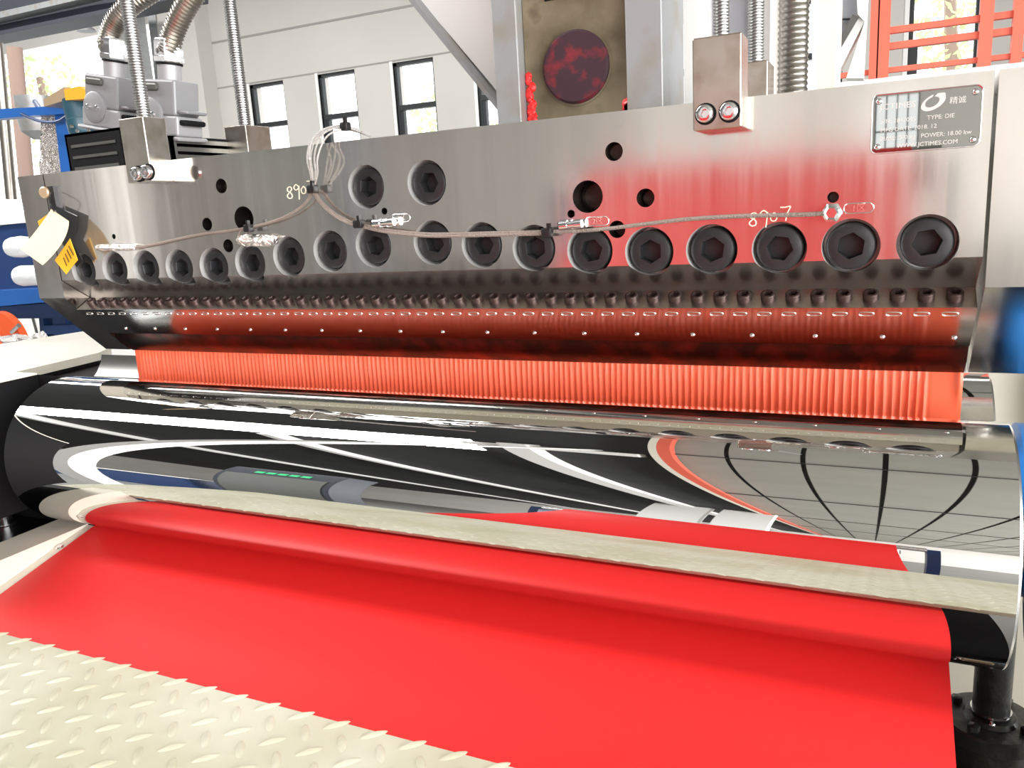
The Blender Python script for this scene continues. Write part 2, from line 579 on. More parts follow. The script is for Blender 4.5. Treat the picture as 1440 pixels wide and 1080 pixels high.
# bores: (x, z, radius, depth)
BOLT = [(-1.317, -0.063), (-1.236, -0.0625), (-1.159, -0.063), (-1.081, -0.064), (-1.003, -0.064), (-0.925, -0.060), (-0.845, -0.052), (-0.765, -0.046),
        (-0.686, -0.041), (-0.585, -0.040), (-0.507, -0.046), (-0.429, -0.053), (-0.350, -0.059), (-0.271, -0.063), (-0.193, -0.063), (-0.114, -0.064),
        (-0.036, -0.064), (0.042, -0.063)]
UPPER = [(-0.689, 0.044), (-0.587, 0.043)]
HOLES = [(-0.350, 0.010, 0.0205, 0.05), (-0.313, 0.063, 0.0115, 0.03), (-0.274, 0.004, 0.0115, 0.04), (-0.312, -0.033, 0.011, 0.04), (-0.661, 0.008, 0.005, 0.03),
         (-0.3735, -0.0105, 0.0052, 0.03), (-0.926, 0.010, 0.0195, 0.05), (-1.005, 0.005, 0.0105, 0.04), (-0.966, -0.031, 0.0105, 0.03), (-0.964, 0.063, 0.0115, 0.03),
         (-1.225, -0.006, 0.0045, 0.03), (-0.056, -0.008, 0.0062, 0.04)]
cut = MB()
for x, z in BOLT + UPPER:
    cut.lathe([(0.0312, 0), (0.0312, 0.075)], (x, 0.97, z), (0, 1, 0), 40)
NB = len(cut.f)
for x, z, r, d in HOLES:
    cut.lathe([(r, 0), (r, d + 0.03)], (x, 0.97, z), (0, 1, 0), 28)
body = part('die_body', MB().prism(PROF, XL, XR), 'steel', die, smooth=False)
ds = org(die)
co_ = link('bore_cutter', cut.mesh('bore_cutter', M['bore'], ds, False), die)
co_.data.materials.append(M['hole_wall'])
for p in co_.data.polygons[NB:]:
    p.material_index = 1
body.data.materials.append(M['bore'])
body.data.materials.append(M['lip_steel'])
body.data.materials.append(M['ledge_steel'])
body.data.materials.append(M['notch_steel'])
body.data.materials.append(M['lip_underside'])
for p in body.data.polygons:
    c = p.center + ds
    yy, zz = c.y / U, (c.z - H0) / U
    if abs(p.normal.x) < 0.5:
        if abs(zz + 0.164) < 0.01 and yy < 1.06:
            p.material_index = 2
        elif zz < -0.186 and yy < 1.13:
            p.material_index = 5
        elif abs(zz + 0.0988) < 0.006:
            p.material_index = 4
        elif abs(zz + 0.1275) < 0.006 and yy < 1.06:
            p.material_index = 3
md = body.modifiers.new('bores', 'BOOLEAN')
md.operation = 'DIFFERENCE'
md.solver = 'EXACT'
md.object = co_
md.material_mode = 'TRANSFER'
dg = bpy.context.evaluated_depsgraph_get()
me2 = bpy.data.meshes.new_from_object(body.evaluated_get(dg))
body.modifiers.clear()
body.data = me2
me2.name = 'die_body'
bpy.data.objects.remove(co_)
for p in me2.polygons:
    p.use_smooth = True
me2.set_sharp_from_angle(angle=math.radians(25))
EP = [(1.0, 0.1106), (1.0, -0.1125), (1.122, -0.232), (1.14, -0.232), (1.25, -0.12), (1.25, 0.1106)]
part('end_plate', MB().prism(EP, -1.451, XL - 0.0025), 'steel_plain', die, smooth=False)
part('end_plate', MB().prism(EP, XR + 0.004, 0.20), 'steel_plain', die, smooth=False)


def socket_head(r, h, hexr, depth, bev, n=36):
    """socket head looking along -Y from its base at y = 0"""
    mb = MB()
    prof = [(r, 0), (r, h - bev), (r - bev * 0.35, h - bev * 0.35), (r - bev, h)]
    vs = []
    fs = []
    for rr, hh in prof:
        for k in range(n):
            t = 2 * PI * k / n
            vs.append((rr * math.cos(t), -hh, rr * math.sin(t)))

    def hexp(k, s):
        t = 2 * PI * k / n
        a = (t % (PI / 3)) - PI / 6
        q = s * math.cos(PI / 6) / math.cos(a)
        return q * math.cos(t), q * math.sin(t)
    for s, hh in ((hexr * 1.06, h), (hexr, h - 0.0012), (hexr, h - depth)):
        for k in range(n):
            a, b = hexp(k, s)
            vs.append((a, -hh, b))
    for i in range(6):
        for k in range(n):
            fs.append((i * n + k, i * n + (k + 1) % n, (i + 1) * n + (k + 1) % n, (i + 1) * n + k))
    fs.append(tuple(range(6 * n, 7 * n)))
    fs.append(tuple(range(n - 1, -1, -1)))
    return mb.add(vs, fs)


bm_ = socket_head(0.0272, 0.028, 0.0148, 0.02, 0.003).mesh('socket_bolt', M['black_oxide'], local=True)
rr = random.Random(3)
ang = [rr.uniform(0, PI / 3) for _ in range(40)]
copies('socket_bolt', bm_, die, [(x, 1.034, z) for x, z in BOLT], lambda i: (0, ang[i], 0))
copies('socket_bolt', bm_, die, [(x, 1.034, z) for x, z in UPPER], lambda i: (0, ang[i + 20], 0))
# plugs in the bigger holes
th = MB()
for x, z, r, d in HOLES:
    if r > 0.01:
        th = MB().lathe([(r * 0.97, 0), (r * 0.97, 0.004), (r * 0.8, 0.005), (r * 0.8, 0.002)], (x, 1.0 + d - 0.012, z), (0, -1, 0), 24)
        part('threaded_plug', th, 'dark_hole', die)
# lip adjusting screws on the sloping ledge
ad = socket_head(0.0090, 0.0095, 0.0058, 0.0085, 0.0014, 24).mesh('adjusting_screw', M['brown_oxide'], local=True)
tilt = math.radians(-62)
AX = [0.074 - 0.02912 * k for k in range(50)]
copies('adjusting_screw', ad, die, [(x, 1.0345, -0.1282) for x in AX], lambda i: (tilt, 0, 0))
# stamped pill marks and dowel pins on the lip face


def on_lip(t, out=0.0):
    """point on the lip face, t = 0 at its top edge, 1 at the bottom"""
    return (1.018 + 0.060 * t - 0.67 * out, -0.1368 - 0.0542 * t - 0.74 * out)


pill = MB()
pts = []
for k in range(24):
    a = 2 * PI * k / 24
    pts.append((0.0085 * math.copysign(abs(math.cos(a)) ** 0.7, math.cos(a)), 0.0034 * math.sin(a)))
P3 = [(x, -0.74 * z, 0.67 * z) for x, z in pts + pts[:1]]
pill.tube(P3, 0.00065, 5, sub=1)
pm = pill.mesh('stamped_mark', M['stamp'], local=True)
y_, z_ = on_lip(0.16, 0.0002)
copies('stamped_mark', pm, die, [(x - 0.004, y_, z_) for x in AX])
pn = MB().lathe([(0.0034, -0.004), (0.0034, 0.0006), (0.0022, 0.0022), (0.0006, 0.0028)], (0, 0, 0), (0, -0.67, -0.74), 14).mesh('dowel_pin', M['zinc'], local=True)
y_, z_ = on_lip(0.78)
copies('dowel_pin', pn, die, [(0.078 - 0.0772 * k, y_, z_) for k in range(19)])
# end pin on the left plate
part('end_screw', MB().lathe([(0.010, 0), (0.010, 0.014), (0.008, 0.016)], (-1.372, 1.0, 0.078), (0.3, -1, 0), 12), 'brass', die)
part('latch_plate', MB().box(-1.366, -1.349, 0.992, 1.0, 0.046, 0.088), 'black_oxide', die)

# nameplate
NX0, NX1, NZ0, NZ1 = -0.0185, 0.0855, 0.0365, 0.0972


def rrect(x0, x1, z0, z1, r, n=6):
    out = []
    for cx, cz, a0 in ((x1 - r, z1 - r, 0), (x0 + r, z1 - r, PI / 2), (x0 + r, z0 + r, PI), (x1 - r, z0 + r, 3 * PI / 2)):
        for k in range(n + 1):
            a = a0 + PI / 2 * k / n
            out.append((cx + r * math.cos(a), cz + r * math.sin(a)))
    return out


npl = MB().slab([(x, 0.9975, z) for x, z in rrect(NX0, NX1, NZ0, NZ1, 0.006)], (0, 0.0025, 0))
nameplate = part('nameplate', npl, 'plate', die, label='dark mirror finished maker plate with four rivets')
outer = rrect(NX0, NX1, NZ0, NZ1, 0.006)
part('plate_rim', MB().tube([(x, 0.9972, z) for x, z in outer + outer[:1]], 0.0008, 6, sub=1), 'zinc', nameplate)
for x in (NX0 + 0.0065, NX1 - 0.0065):
    for z in (NZ0 + 0.0065, NZ1 - 0.0065):
        part('rivet', MB().lathe([(0.0034, 0), (0.0031, 0.0012), (0.002, 0.0022), (0.0005, 0.0025)], (x, 0.9975, z), (0, -1, 0), 14), 'zinc', nameplate)
ty = 0.9973
text('lettering', 'JCTIMES', 0.0088, (-0.011, ty, 0.0815), 'letter', nameplate, sx=1.12)
text('lettering', '\u7cbe\u8bda', 0.0078, (0.0555, ty, 0.0815), 'letter', nameplate)
text('lettering', 'S/N: 1812005      TYPE: DIE', 0.0062, (-0.0095, ty, 0.0672), 'letter', nameplate)
text('lettering', 'MFG DATE: 2018. 12', 0.0062, (-0.0095, ty, 0.0582), 'letter', nameplate)
text('lettering', 'MASS: 500 kg   POWER: 18.00 kw', 0.0062, (-0.0095, ty, 0.0492), 'letter', nameplate)
text('lettering', 'WWW.JCTIMES.COM', 0.0062, (0.007, ty, 0.0405), 'letter', nameplate)
# emblem: an eye-like swoosh, ring thick below with a tail to the upper right
emb = MB()
cx, cz = 0.0405, 0.0845
ring = []
for k in range(40):
    a = 2 * PI * k / 40
    ox, oz = 0.0125 * math.cos(a), 0.0072 * math.sin(a)
    ix, iz = 0.0072 * math.cos(a) - 0.0008, 0.0046 * math.sin(a) + 0.0007
    if 0.0 < a < 0.75:
        ox *= 1.0 + 0.12 * math.sin(a / 0.75 * PI)
    t = math.radians(28)
    ring.append(((cx + ox * math.cos(t) - oz * math.sin(t), cz + ox * math.sin(t) + oz * math.cos(t)),
                 (cx + ix * math.cos(t) - iz * math.sin(t), cz + ix * math.sin(t) + iz * math.cos(t))))
for k in range(40):
    if k in (6, 7):
        continue
    (a0, b0), (a1, b1) = ring[k], ring[(k + 1) % 40]
    emb.slab([(a0[0], ty, a0[1]), (a1[0], ty, a1[1]), (b1[0], ty, b1[1]), (b0[0], ty, b0[1])], (0, -0.0005, 0))
part('emblem', emb, 'letter', nameplate, smooth=False)
# zone stamps and painted numbers


def stamp(x, z, body):
    o = rrect(x - 0.0155, x + 0.0155, z - 0.0055, z + 0.0055, 0.0054)
    s = part('zone_stamp', MB().tube([(a, 0.9998, b) for a, b in o + o[:1]], 0.0006, 5, sub=1), 'stamp', die)
    text('stamp_text', body, 0.0095, (x, 0.9996, z - 0.0033), 'stamp', s, 'CENTER', 0.0003)


stamp(-0.029, -0.0215, '1\u533a')
stamp(-0.338, -0.0215, '2\u533a')
stamp(-0.634, -0.003, '3\u533a')
GL = {'8': [(0.5, 0.52), (0.2, 0.7), (0.3, 0.98), (0.62, 1.0), (0.68, 0.76), (0.4, 0.52), (0.12, 0.24), (0.3, 0.0), (0.62, 0.05), (0.66, 0.32), (0.5, 0.52)],
      '9': [(0.72, 0.86), (0.42, 1.05), (0.16, 0.8), (0.36, 0.55), (0.70, 0.75), (0.74, 0.9), (0.70, 0.4), (0.62, -0.3)],
      '0': [(0.45, 0.72), (0.16, 0.45), (0.24, 0.1), (0.55, 0.1), (0.66, 0.45), (0.45, 0.72)],
      '7': [(0.08, 1.0), (0.45, 0.98), (0.85, 1.02), (0.62, 0.5), (0.5, -0.1)]}


def handwritten(x, z, s, rise):
    mb = MB()
    for i, ch in enumerate('8907'):
        mb.tube([(x + (i * 0.82 + a) * s, 0.9994, z + b * s + i * rise) for a, b in GL[ch]], 0.0007, 5, sub=4)
    part('painted_number', mb, 'chalk', die, label='hand painted cream number 8907')


handwritten(-0.150, -0.036, 0.0145, 0.0018)
handwritten(-0.836, 0.036, 0.0165, 0.0022)

# ------------------------------------------------------------------ die hangers (block, screws, threaded rod)


def threaded(x, y, z0, z1, r, pitch, d=0.80, n=20):
    prof = []
    z = 0.0
    L = z1 - z0
    while z < L:
        prof += [(r * d, z), (r, z + pitch * 0.3), (r, z + pitch * 0.62), (r * d, z + pitch * 0.95)]
        z += pitch
    return MB().lathe(prof, (x, y, z0), (0, 0, 1), n)


def hanger(x0, x1, y0, y1, z0, z1, xr, yr, r, label, bolts=(), pitch=0.008, top=0.85):
    t = thing('die_hanger', label, 'hanger', ((x0 + x1) / 2, (y0 + y1) / 2, z0), 'steel hanger blocks carrying the die')
    part('hanger_block', MB().bbox(x0, x1, y0, y1, z0, z1, 0.0015), 'block', t, smooth=False)
    for bx, bz, br in bolts:
        part('block_recess', MB().lathe([(br * 1.22, 0), (br * 1.22, 0.0015), (br * 1.05, 0.0015)], (bx, y0, bz), (0, -1, 0), 24), 'matt_black', t)
        h = link('socket_screw', socket_head(br, 0.010, br * 0.5, 0.007, 0.002, 24).mesh('socket_screw', M['zinc'], local=True), t, w(bx, y0 - 0.0005, bz) - org(t))
    part('threaded_rod', threaded(xr, yr, z1 - 0.005, top, r, pitch), 'rod', t)
    return t


hanger(-1.117, -1.064, 0.955, 1.0, 0.0765, 0.176, -1.082, 0.975, 0.0108, 'stained hanger block with two bright screws and threaded rod at left end of die face',
       [(-1.089, 0.090, 0.0105), (-1.0665, 0.0915, 0.0105)], 0.0042)
hanger(-0.2045, -0.1505, 0.955, 1.0, 0.075, 0.174, -0.176, 0.976, 0.0088, 'stained hanger block with two bright screws at right part of die face',
       [(-0.190, 0.0922, 0.0098), (-0.1635, 0.0922, 0.0098)], 0.0034)
hanger(-1.188, -1.134, 1.26, 1.33, -0.05, 0.190, -1.166, 1.295, 0.0125, 'hanger block behind the die, left one, right of the black vented boxes', (), 0.0046)
hanger(-0.200, -0.162, 1.26, 1.33, -0.05, 0.187, -0.184, 1.295, 0.0118, 'hanger block behind the die, right one, beside the big corrugated hose', (), 0.0042)

# ------------------------------------------------------------------ feed adapter on the die
fa = thing('feed_adapter', 'heat stained melt feed adapter with round red smeared face between two grey bars', 'adapter', (-0.46, 1.36, 0.11))
part('adapter_plate', MB().box(-0.556, -0.376, 1.30, 1.42, 0.0, 0.95), 'rust_olive', fa, smooth=False)
part('round_face', MB().lathe([(0.0565, 0), (0.0565, 0.006), (0.053, 0.009)], (-0.4655, 1.30, 0.2185), (0, -1, 0), 48), 'maroon', fa)
part('round_face_rim', MB().lathe([(0.060, 0), (0.060, 0.002), (0.0568, 0.002)], (-0.4655, 1.30, 0.2185), (0, -1, 0), 48), 'rust_olive', fa)
part('adapter_recess', MB().box(-0.515, -0.43, 1.296, 1.30, 0.325, 0.40), 'matt_black', fa)
part('side_bar', MB().bbox(-0.601, -0.557, 1.275, 1.42, 0.0, 0.95, 0.002), 'grey_bar', fa, smooth=False)
part('side_bar', MB().bbox(-0.3755, -0.318, 1.275, 1.42, 0.0, 0.95, 0.002), 'grey_bar', fa, smooth=False)
sm = MB()
for k in range(26):
    z = 0.12 + 0.095 * k / 25
    wd = 0.006 * (0.5 + rr.random())
    sm.lathe([(wd, 0), (wd * 0.7, 0.003), (wd * 0.2, 0.004)], (-0.549 + rr.uniform(-0.003, 0.003), 1.30, z), (0, -1, 0), 8)
part('resin_smear', sm, 'red_smear', fa)
sm = MB()
for k in range(10):
    wd = 0.006 * (0.5 + rr.random())
    sm.lathe([(wd, 0), (wd * 0.7, 0.002)], (-0.381 - 0.004 * rr.random(), 1.30, 0.13 + 0.024 * k / 9), (0, -1, 0), 8)
part('resin_smear', sm, 'red_smear', fa)

# white gusset and posts of the die carriage behind
gs = thing('die_carriage', 'white painted die carriage with a slanted gusset rising behind the die', 'carriage', (-0.66, 1.5, 0.1))
g1 = [(-0.88, 1.47, 0.452), (-0.70, 1.47, 0.236), (-0.6, 1.47, 0.10), (-0.5, 1.47, 0.10), (-0.5, 1.47, 0.80), (-1.15, 1.47, 0.80)]
part('gusset_plate', MB().slab(g1, (0, 0.015, 0)), 'white_paint', gs, smooth=False)
d = Vector((-0.6 + 1.15, 0, 0.10 - 0.80)).normalized()
part('gusset_flange', MB().slab([(-1.165, 1.43, 0.80), (-0.60, 1.43, 0.092), (-0.594, 1.43, 0.096), (-1.157, 1.43, 0.806)], (0, 0.07, 0)), 'grey_bar', gs, smooth=False)
part('carriage_post', MB().box(-0.325, -0.29, 1.45, 1.6, 0.0, 0.9), 'white_paint', gs, smooth=False)
part('carriage_panel', MB().box(-0.292, -0.205, 1.52, 1.56, 0.0, 0.9), 'grey_glass', gs, smooth=False)
part('carriage_post', MB().box(-0.225, -0.19, 1.50, 1.62, 0.0, 0.9), 'white_paint', gs, smooth=False)
part('carriage_post', MB().box(-0.118, -0.088, 1.55, 1.7, 0.0, 0.9), 'cream', gs, smooth=False)
hz = thing('corrugated_hose', 'thick corrugated grey metal hose rising behind the right hanger block', 'hose', (-0.148, 1.45, 0.1))
prof = []
z = 0
while z < 0.8:
    prof += [(0.0225, z), (0.0245, z + 0.0035), (0.0225, z + 0.007)]
    z += 0.009
part('hose_wall', MB().lathe(prof, (-0.148, 1.45, 0.06), (0.004, 0, 1), 24), 'conduit', hz)
hz['category'] = 'hose'

# ------------------------------------------------------------------ rolls
RY, RZ, RR = 0.9917, -0.4022, 0.1383
RX0, RX1 = -1.4187, 0.1330


def roll(name, label, y, z, x0, x1, r=RR, group=None):
    t = thing(name, label, 'roll', ((x0 + x1) / 2, y, z), group)
    part('roll_shell', MB().lathe([(r, 0), (r, x1 - x0 - 0.004)], (x0 + 0.002, y, z), (1, 0, 0), 256, cap=False), 'chrome', t)
    for xa, s in ((x0 + 0.002, -1), (x1 - 0.002, 1)):
        part('roll_rim', MB().lathe([(r, 0), (r - 0.0015, 0.0025), (r - 0.014, 0.0025), (r - 0.016, -0.012), (0.05, -0.012)], (xa, y, z), (s, 0, 0), 128), 'chrome_edge', t)
        part('journal', MB().lathe([(0.05, -0.012), (0.05, 0.004), (0.042, 0.004), (0.042, 0.018)], (xa, y, z), (s, 0, 0), 40), 'dark_plate', t)
    return t


G = 'mirror polished rolls of the calender'
roll('chrome_roll', 'long mirror chrome roll in front, below the red curtain', RY, RZ, RX0, RX1, group=G)
roll('chrome_roll', 'rear chrome roll mostly hidden behind the red curtain', 1.272, RZ, RX0, 0.139, group=G)

# ------------------------------------------------------------------ the plastic sheet: hot curtain and cooled web
sh = thing('plastic_sheet', 'glossy red plastic sheet, corrugated orange curtain under the die and smooth web below the roll', 'plastic sheet', (-0.64, 1.13, -0.55))
CX0, CX1 = -1.3765, 0.0955
rows = []
NZ = 16
xs = []
ph = 0.0
x = CX0
rp = random.Random(11)
per = 0.0094
k = 0
samp = []
while x < CX1:
    if k % 9 == 0:
        per = rp.uniform(0.0080, 0.0106)
        amp = rp.uniform(0.75, 1.25)
    samp.append((x, ph, amp))
    x += 0.00105
    ph += 2 * PI * 0.00105 / per
    k += 1
samp.append((CX1, ph, 1))
for j in range(NZ + 1):
    t = j / NZ
    z = -0.231 - 0.160 * t
    row = []
    for (x, p, a) in samp:
        edge = min(1.0, max(0.0, (CX1 - 0.034 - x) / 0.012)) * min(1, max(0, (x - CX0 - 0.006) / 0.01))
        env = (0.25 + 0.75 * min(1, t / 0.12)) * edge
        q = math.sin(p + 0.5 * math.sin(3 * t + p * 0.07))
        bulge = 0.0035 * math.exp(-((x - CX1 + 0.004) / 0.005) ** 2) * math.exp(-((t - 0.1) / 0.12) ** 2)
        row.append((x - 0.0030 * t * ((x - CX1) / (CX0 - CX1)) - 0.004 * t * t * (1 if x > CX1 - 0.02 else 0) * (x - CX1 + 0.02) / 0.02,
                    1.1295 - 0.00165 * a * env * (q + 0.25 * q * q) - bulge * 1.5, z))
    rows.append(row)
part('melt_curtain', MB().grid(rows), 'curtain', sh, label='hot orange red curtain falling in fine vertical pleats')
# web profile (y, z)
prof = []
rt = RR + 0.0012
for k in range(25):
    a = math.radians(0 - 76 * k / 24)
    prof.append((RY + rt * math.cos(a), RZ + rt * math.sin(a)))
y0, z0 = prof[-1]
for yy in (0.95, 0.85, 0.75, 0.66, 0.55):
    prof.append((yy, z0 - 0.25 * (y0 - yy)))
prof += [(0.35, -0.695), (0.1, -0.725), (-0.2, -0.735), (-0.5, -0.705), (-0.75, -0.64), (-1.0, -0.55), (-1.22, -0.445), (-1.44, -0.315), (-1.62, -0.17), (-1.76, -0.03), (-1.84, 0.07)]
prof += [(-1.98 + 0.14 * math.cos(a), 0.075 + 0.09 * math.sin(a)) for a in (0.5, 0.9, 1.3, PI / 2)] + [(-2.3, 0.165), (-4.2, 0.16)]
prof = [(y + 0.0, z) for y, z in prof]
SX0, SX1 = -1.372, 0.0862
rows = []
for (y, z) in prof:
    rows.append([(SX0 + (SX1 - SX0) * k / 20, y, z) for k in range(21)])
part('cooled_web', MB().grid(rows), 'sheet', sh, fix=False)
cr = thing('guide_roller', 'plain steel guide roller carrying the red sheet downstream', 'roller', (-0.64, -1.98, 0.06))
part('roller_shell', MB().lathe([(0.088, 0), (0.088, 1.7)], (-1.5, -1.98, 0.074), (1, 0, 0), 48), 'chrome_edge', cr)
for x in (-1.56, 0.2):
    part('roller_stand', MB().box(x, x + 0.05, -2.06, -1.9, FZ, 0.10), 'navy', cr)

# ------------------------------------------------------------------ tread plate walkway
PZ = -0.583
PX0, PX1, PY0, PY1 = -1.62, 0.75, -0.02, 0.666
tp = thing('tread_platform', 'cream painted tread plate walkway with raised lens shaped lugs, over the red sheet', 'walkway', (-0.45, 0.33, PZ - 0.03))
part('deck_plate', MB().box(PX0, PX1, PY0, PY1, PZ - 0.007, PZ), 'tread', tp, smooth=False)
part('deck_lip', MB().box(PX0, PX1, PY1 - 0.006, PY1 + 0.002, PZ - 0.024, PZ - 0.004), 'tread', tp, smooth=False)
part('deck_lip', MB().box(PX0, PX1, PY0, PY0 + 0.006, PZ - 0.024, PZ - 0.007), 'tread', tp, smooth=False)
for x in (PX0 + 0.02, PX1 - 0.06):
    part('support_leg', MB().box(x, x + 0.04, 0.0, 0.05, FZ, PZ - 0.007).box(x, x + 0.04, 0.55, 0.60, FZ, PZ - 0.007), 'navy', tp, smooth=False)
lug = MB()


def add_lug(mb, x, y, a):
    L, B, Hh = 0.0172, 0.0056, 0.0018
    ca, sa = math.cos(a), math.sin(a)
    ring = []
    for k in range(12):
        t = 2 * PI * k / 12
        lx = L * math.cos(t)
        ly = B * math.sin(t) * (0.85 + 0.15 * abs(math.sin(t)))
        ring.append((lx, ly))
    vs = [(x + p * ca - q * sa, y + p * sa + q * ca, PZ - 0.0002) for p, q in ring]
    vs += [(x + 0.62 * p * ca - 0.55 * q * sa, y + 0.62 * p * sa + 0.55 * q * ca, PZ + Hh) for p, q in ring]
    fs = [(k, (k + 1) % 12, 12 + (k + 1) % 12, 12 + k) for k in range(12)] + [tuple(range(12, 24))]
    mb.add(vs, fs)


for i in range(-12, 36):
    for j in range(-1, 14):
        x = -1.0412 + 0.0525 * i
        y = 0.6097 - 0.0502 * j
        if PX0 + 0.02 < x < PX1 - 0.02 and PY0 + 0.02 < y < PY1 + 0.01:
            add_lug(lug, x, y, math.radians(44))
        x += 0.0268
        y -= 0.0248
        if PX0 + 0.02 < x < PX1 - 0.02 and PY0 + 0.02 < y < PY1:
            add_lug(lug, x, y, math.radians(-52))
part('lug_pattern', lug, 'tread', tp, stuff=True, fix=False)

# ------------------------------------------------------------------ machine frame, left
fr = thing('side_frame', 'cream and black calender side frame at left end of the front roll', 'machine frame', (-1.7, 0.95, FZ))
part('bearing_block', MB().box(-1.95, -1.50, 0.70, 1.0, -0.515, -0.262), 'matt_black', fr, smooth=False)
part('block_top', MB().box(-1.95, -1.50, 0.70, 1.0, -0.262, -0.259), 'cream', fr, smooth=False, label='cream top face')
part('frame_cheek', MB().prism([(1.0, -0.262), (1.08, -0.30), (1.15, -0.33), (1.45, -0.33), (1.45, -1.2), (1.0, -1.2)], -1.95, -1.46), 'matt_black', fr, smooth=False)
part('rear_cheek', MB().box(-1.83, -1.47, 1.12, 1.46, -1.0, -0.42), 'black', fr, smooth=False)
t1 = [atz(156, 488, -0.3), atz(123, 465, -0.3), atz(-60, 493, -0.3), atz(-60, 542, -0.3), atz(0, 528, -0.3), atz(139, 496, -0.3)]
part('top_table', MB().slab(t1, (0, 0, -0.02)), 'cream', fr, smooth=False)
tb = [(x - 0.002 if i not in (0, 5) else x - 0.01, y, z - 0.02) for i, (x, y, z) in enumerate(t1)]
part('table_side', MB().slab(tb, (0, 0, -0.25)), 'matt_black', fr, smooth=False)
rows = []
for (u0, u1, v0, v1) in ((139, 187, 497, 492), (136, 178, 503, 499), (132, 172, 511, 508), (124, 165, 517, 514), (110, 152, 521, 521), (96, 130, 525, 527)):
    pass
cv = MB()
pr = [(1.30, -0.283), (1.295, -0.30), (1.28, -0.322), (1.255, -0.342), (1.225, -0.352), (1.19, -0.357)]
cv.grid([[(-1.70, y, z), (-1.52, y, z)] for y, z in pr])
part('scrap_chute', cv, 'dark_plate', fr)
part('side_beam', MB().box(-1.482, -1.397, 0.672, 0.976, -0.66, -0.552), 'cream', fr, smooth=False)
part('guard_strip', MB().prism([(0.974, -0.5535), (0.974, -0.66), (0.672, -0.66), (0.672, -0.626)], -1.3955, -1.375), 'cream', fr, smooth=False, label='sloping cream strip beside the red sheet')
part('beam_screw', MB().lathe([(0.008, 0), (0.008, 0.004), (0.006, 0.006)], (-1.386, 0.905, -0.572), (0, -0.24, 1), 16), 'zinc', fr)
bx = atz(9, 740, -0.571)
part('hex_bolt', MB().lathe([(0.020, 0), (0.020, 0.004), (0.014, 0.005), (0.014, 0.026), (0.012, 0.028)], bx, (0, 0, 1), 20), 'zinc', fr)
part('bolt_ledge', MB().box(-1.95, -1.485, 0.68, 0.999, -0.70, -0.571), 'black', fr, smooth=False)

# right side frame pieces
rf = thing('right_frame', 'cream machine frame plate standing behind the right roll ends', 'machine frame', (0.4, 1.9, FZ))
part('frame_plate', MB().box(0.16, 0.62, 1.75, 1.85, -0.75, -0.15), 'cream', rf, smooth=False)
part('frame_leg', MB().box(0.2, 0.56, 1.76, 1.84, FZ, -0.74), 'navy', rf, smooth=False)
part('frame_rib', MB().box(0.268, 0.30, 1.70, 1.75, -0.75, -0.12), 'cream', rf, smooth=False)
part('base_panel', MB().box(-0.5, 0.9, 1.55, 1.62, FZ, -0.66), 'cream', rf, smooth=False)
part('base_panel', MB().box(0.21, 0.9, 0.98, 1.04, FZ, -0.60), 'cream', rf, smooth=False)
bh = thing('bearing_housing', 'blue painted bearing housing at right end of the chrome rolls', 'bearing housing', (0.24, 1.12, -0.42))
part('housing_drum', MB().lathe([(0.10, 0), (0.112, 0.008), (0.112, 0.16), (0.10, 0.17)], (0.155, 1.16, -0.42), (1, 0, 0), 48), 'bright_blue', bh)
part('housing_cover', MB().lathe([(0.118, 0), (0.118, 0.12)], (0.175, 1.0, -0.47), (1, 0, 0), 40), 'teal', bh)
jp = thing('jacking_post', 'black cast iron post with a round bolted flange under right end of front roll', 'post', (0.155, 1.12, -0.95))
px, py = 0.152, 1.12
part('column', MB().lathe([(0.0225, 0), (0.0225, 0.162)], (px, py, -0.70), (0, 0, 1), 40), 'cast', jp)
part('collar_ring', MB().lathe([(0.0245, 0), (0.0245, 0.003), (0.0228, 0.003)], (px, py, -0.694), (0, 0, 1), 40), 'zinc', jp, label='bright retaining ring')
part('flange', MB().lathe([(0.058, 0), (0.060, 0.002), (0.060, 0.020), (0.057, 0.023), (0.033, 0.024), (0.030, 0.030), (0.026, 0.031)], (px, py, -0.728), (0, 0, 1), 56), 'cast', jp)
for k in range(4):
    a = PI / 4 + k * PI / 2 + 0.25
    part('flange_bolt', MB().lathe([(0.0075, 0), (0.0075, 0.008), (0.006, 0.009)], (px + 0.045 * math.cos(a), py + 0.045 * math.sin(a), -0.7045), (0, 0, 1), 6), 'cast', jp)
part('pedestal', MB().lathe([(0.050, 0), (0.052, 0.25)], (px, py, -0.978), (0, 0, 1), 40), 'cast', jp)
part('grease_nipple', MB().lathe([(0.004, 0), (0.003, 0.006), (0.0035, 0.009), (0.001, 0.011)], (px - 0.002, py - 0.026, -0.698), (0, -1, 0.4), 10), 'zinc', jp)
mbd = thing('dark_reflection_block', 'unseen dark block added low under the red sheet to darken the reflection in the chrome roll', 'added block', (-0.6, 1.0, FZ))  # unseen block, added so the roll mirrors something dark below
part('block_body', MB().box(-1.42, 0.20, 0.22, 1.40, FZ, -1.0), 'matt_black', mbd, smooth=False)
part('block_rail', MB().box(-1.42, 0.20, 0.18, 0.22, -1.12, -0.98), 'dark_plate', mbd, smooth=False)
cp = thing('brass_clamp', 'tan clamp block with a small screw below the black flange', 'clamp', (0.145, 1.03, -0.80))
part('clamp_body', MB().bbox(0.118, 0.156, 1.02, 1.058, -0.795, -0.755, 0.003), 'brass', cp, smooth=False)
part('clamp_screw', MB().lathe([(0.005, 0), (0.005, 0.012), (0.004, 0.013)], (0.166, 1.03, -0.768), (0, -0.4, 1), 10), 'zinc', cp)
part('clamp_base', MB().bbox(0.112, 0.20, 1.02, 1.09, -0.86, -0.797, 0.003), 'zinc', cp, smooth=False)

# ------------------------------------------------------------------ thermocouple cables
YF = 0.990


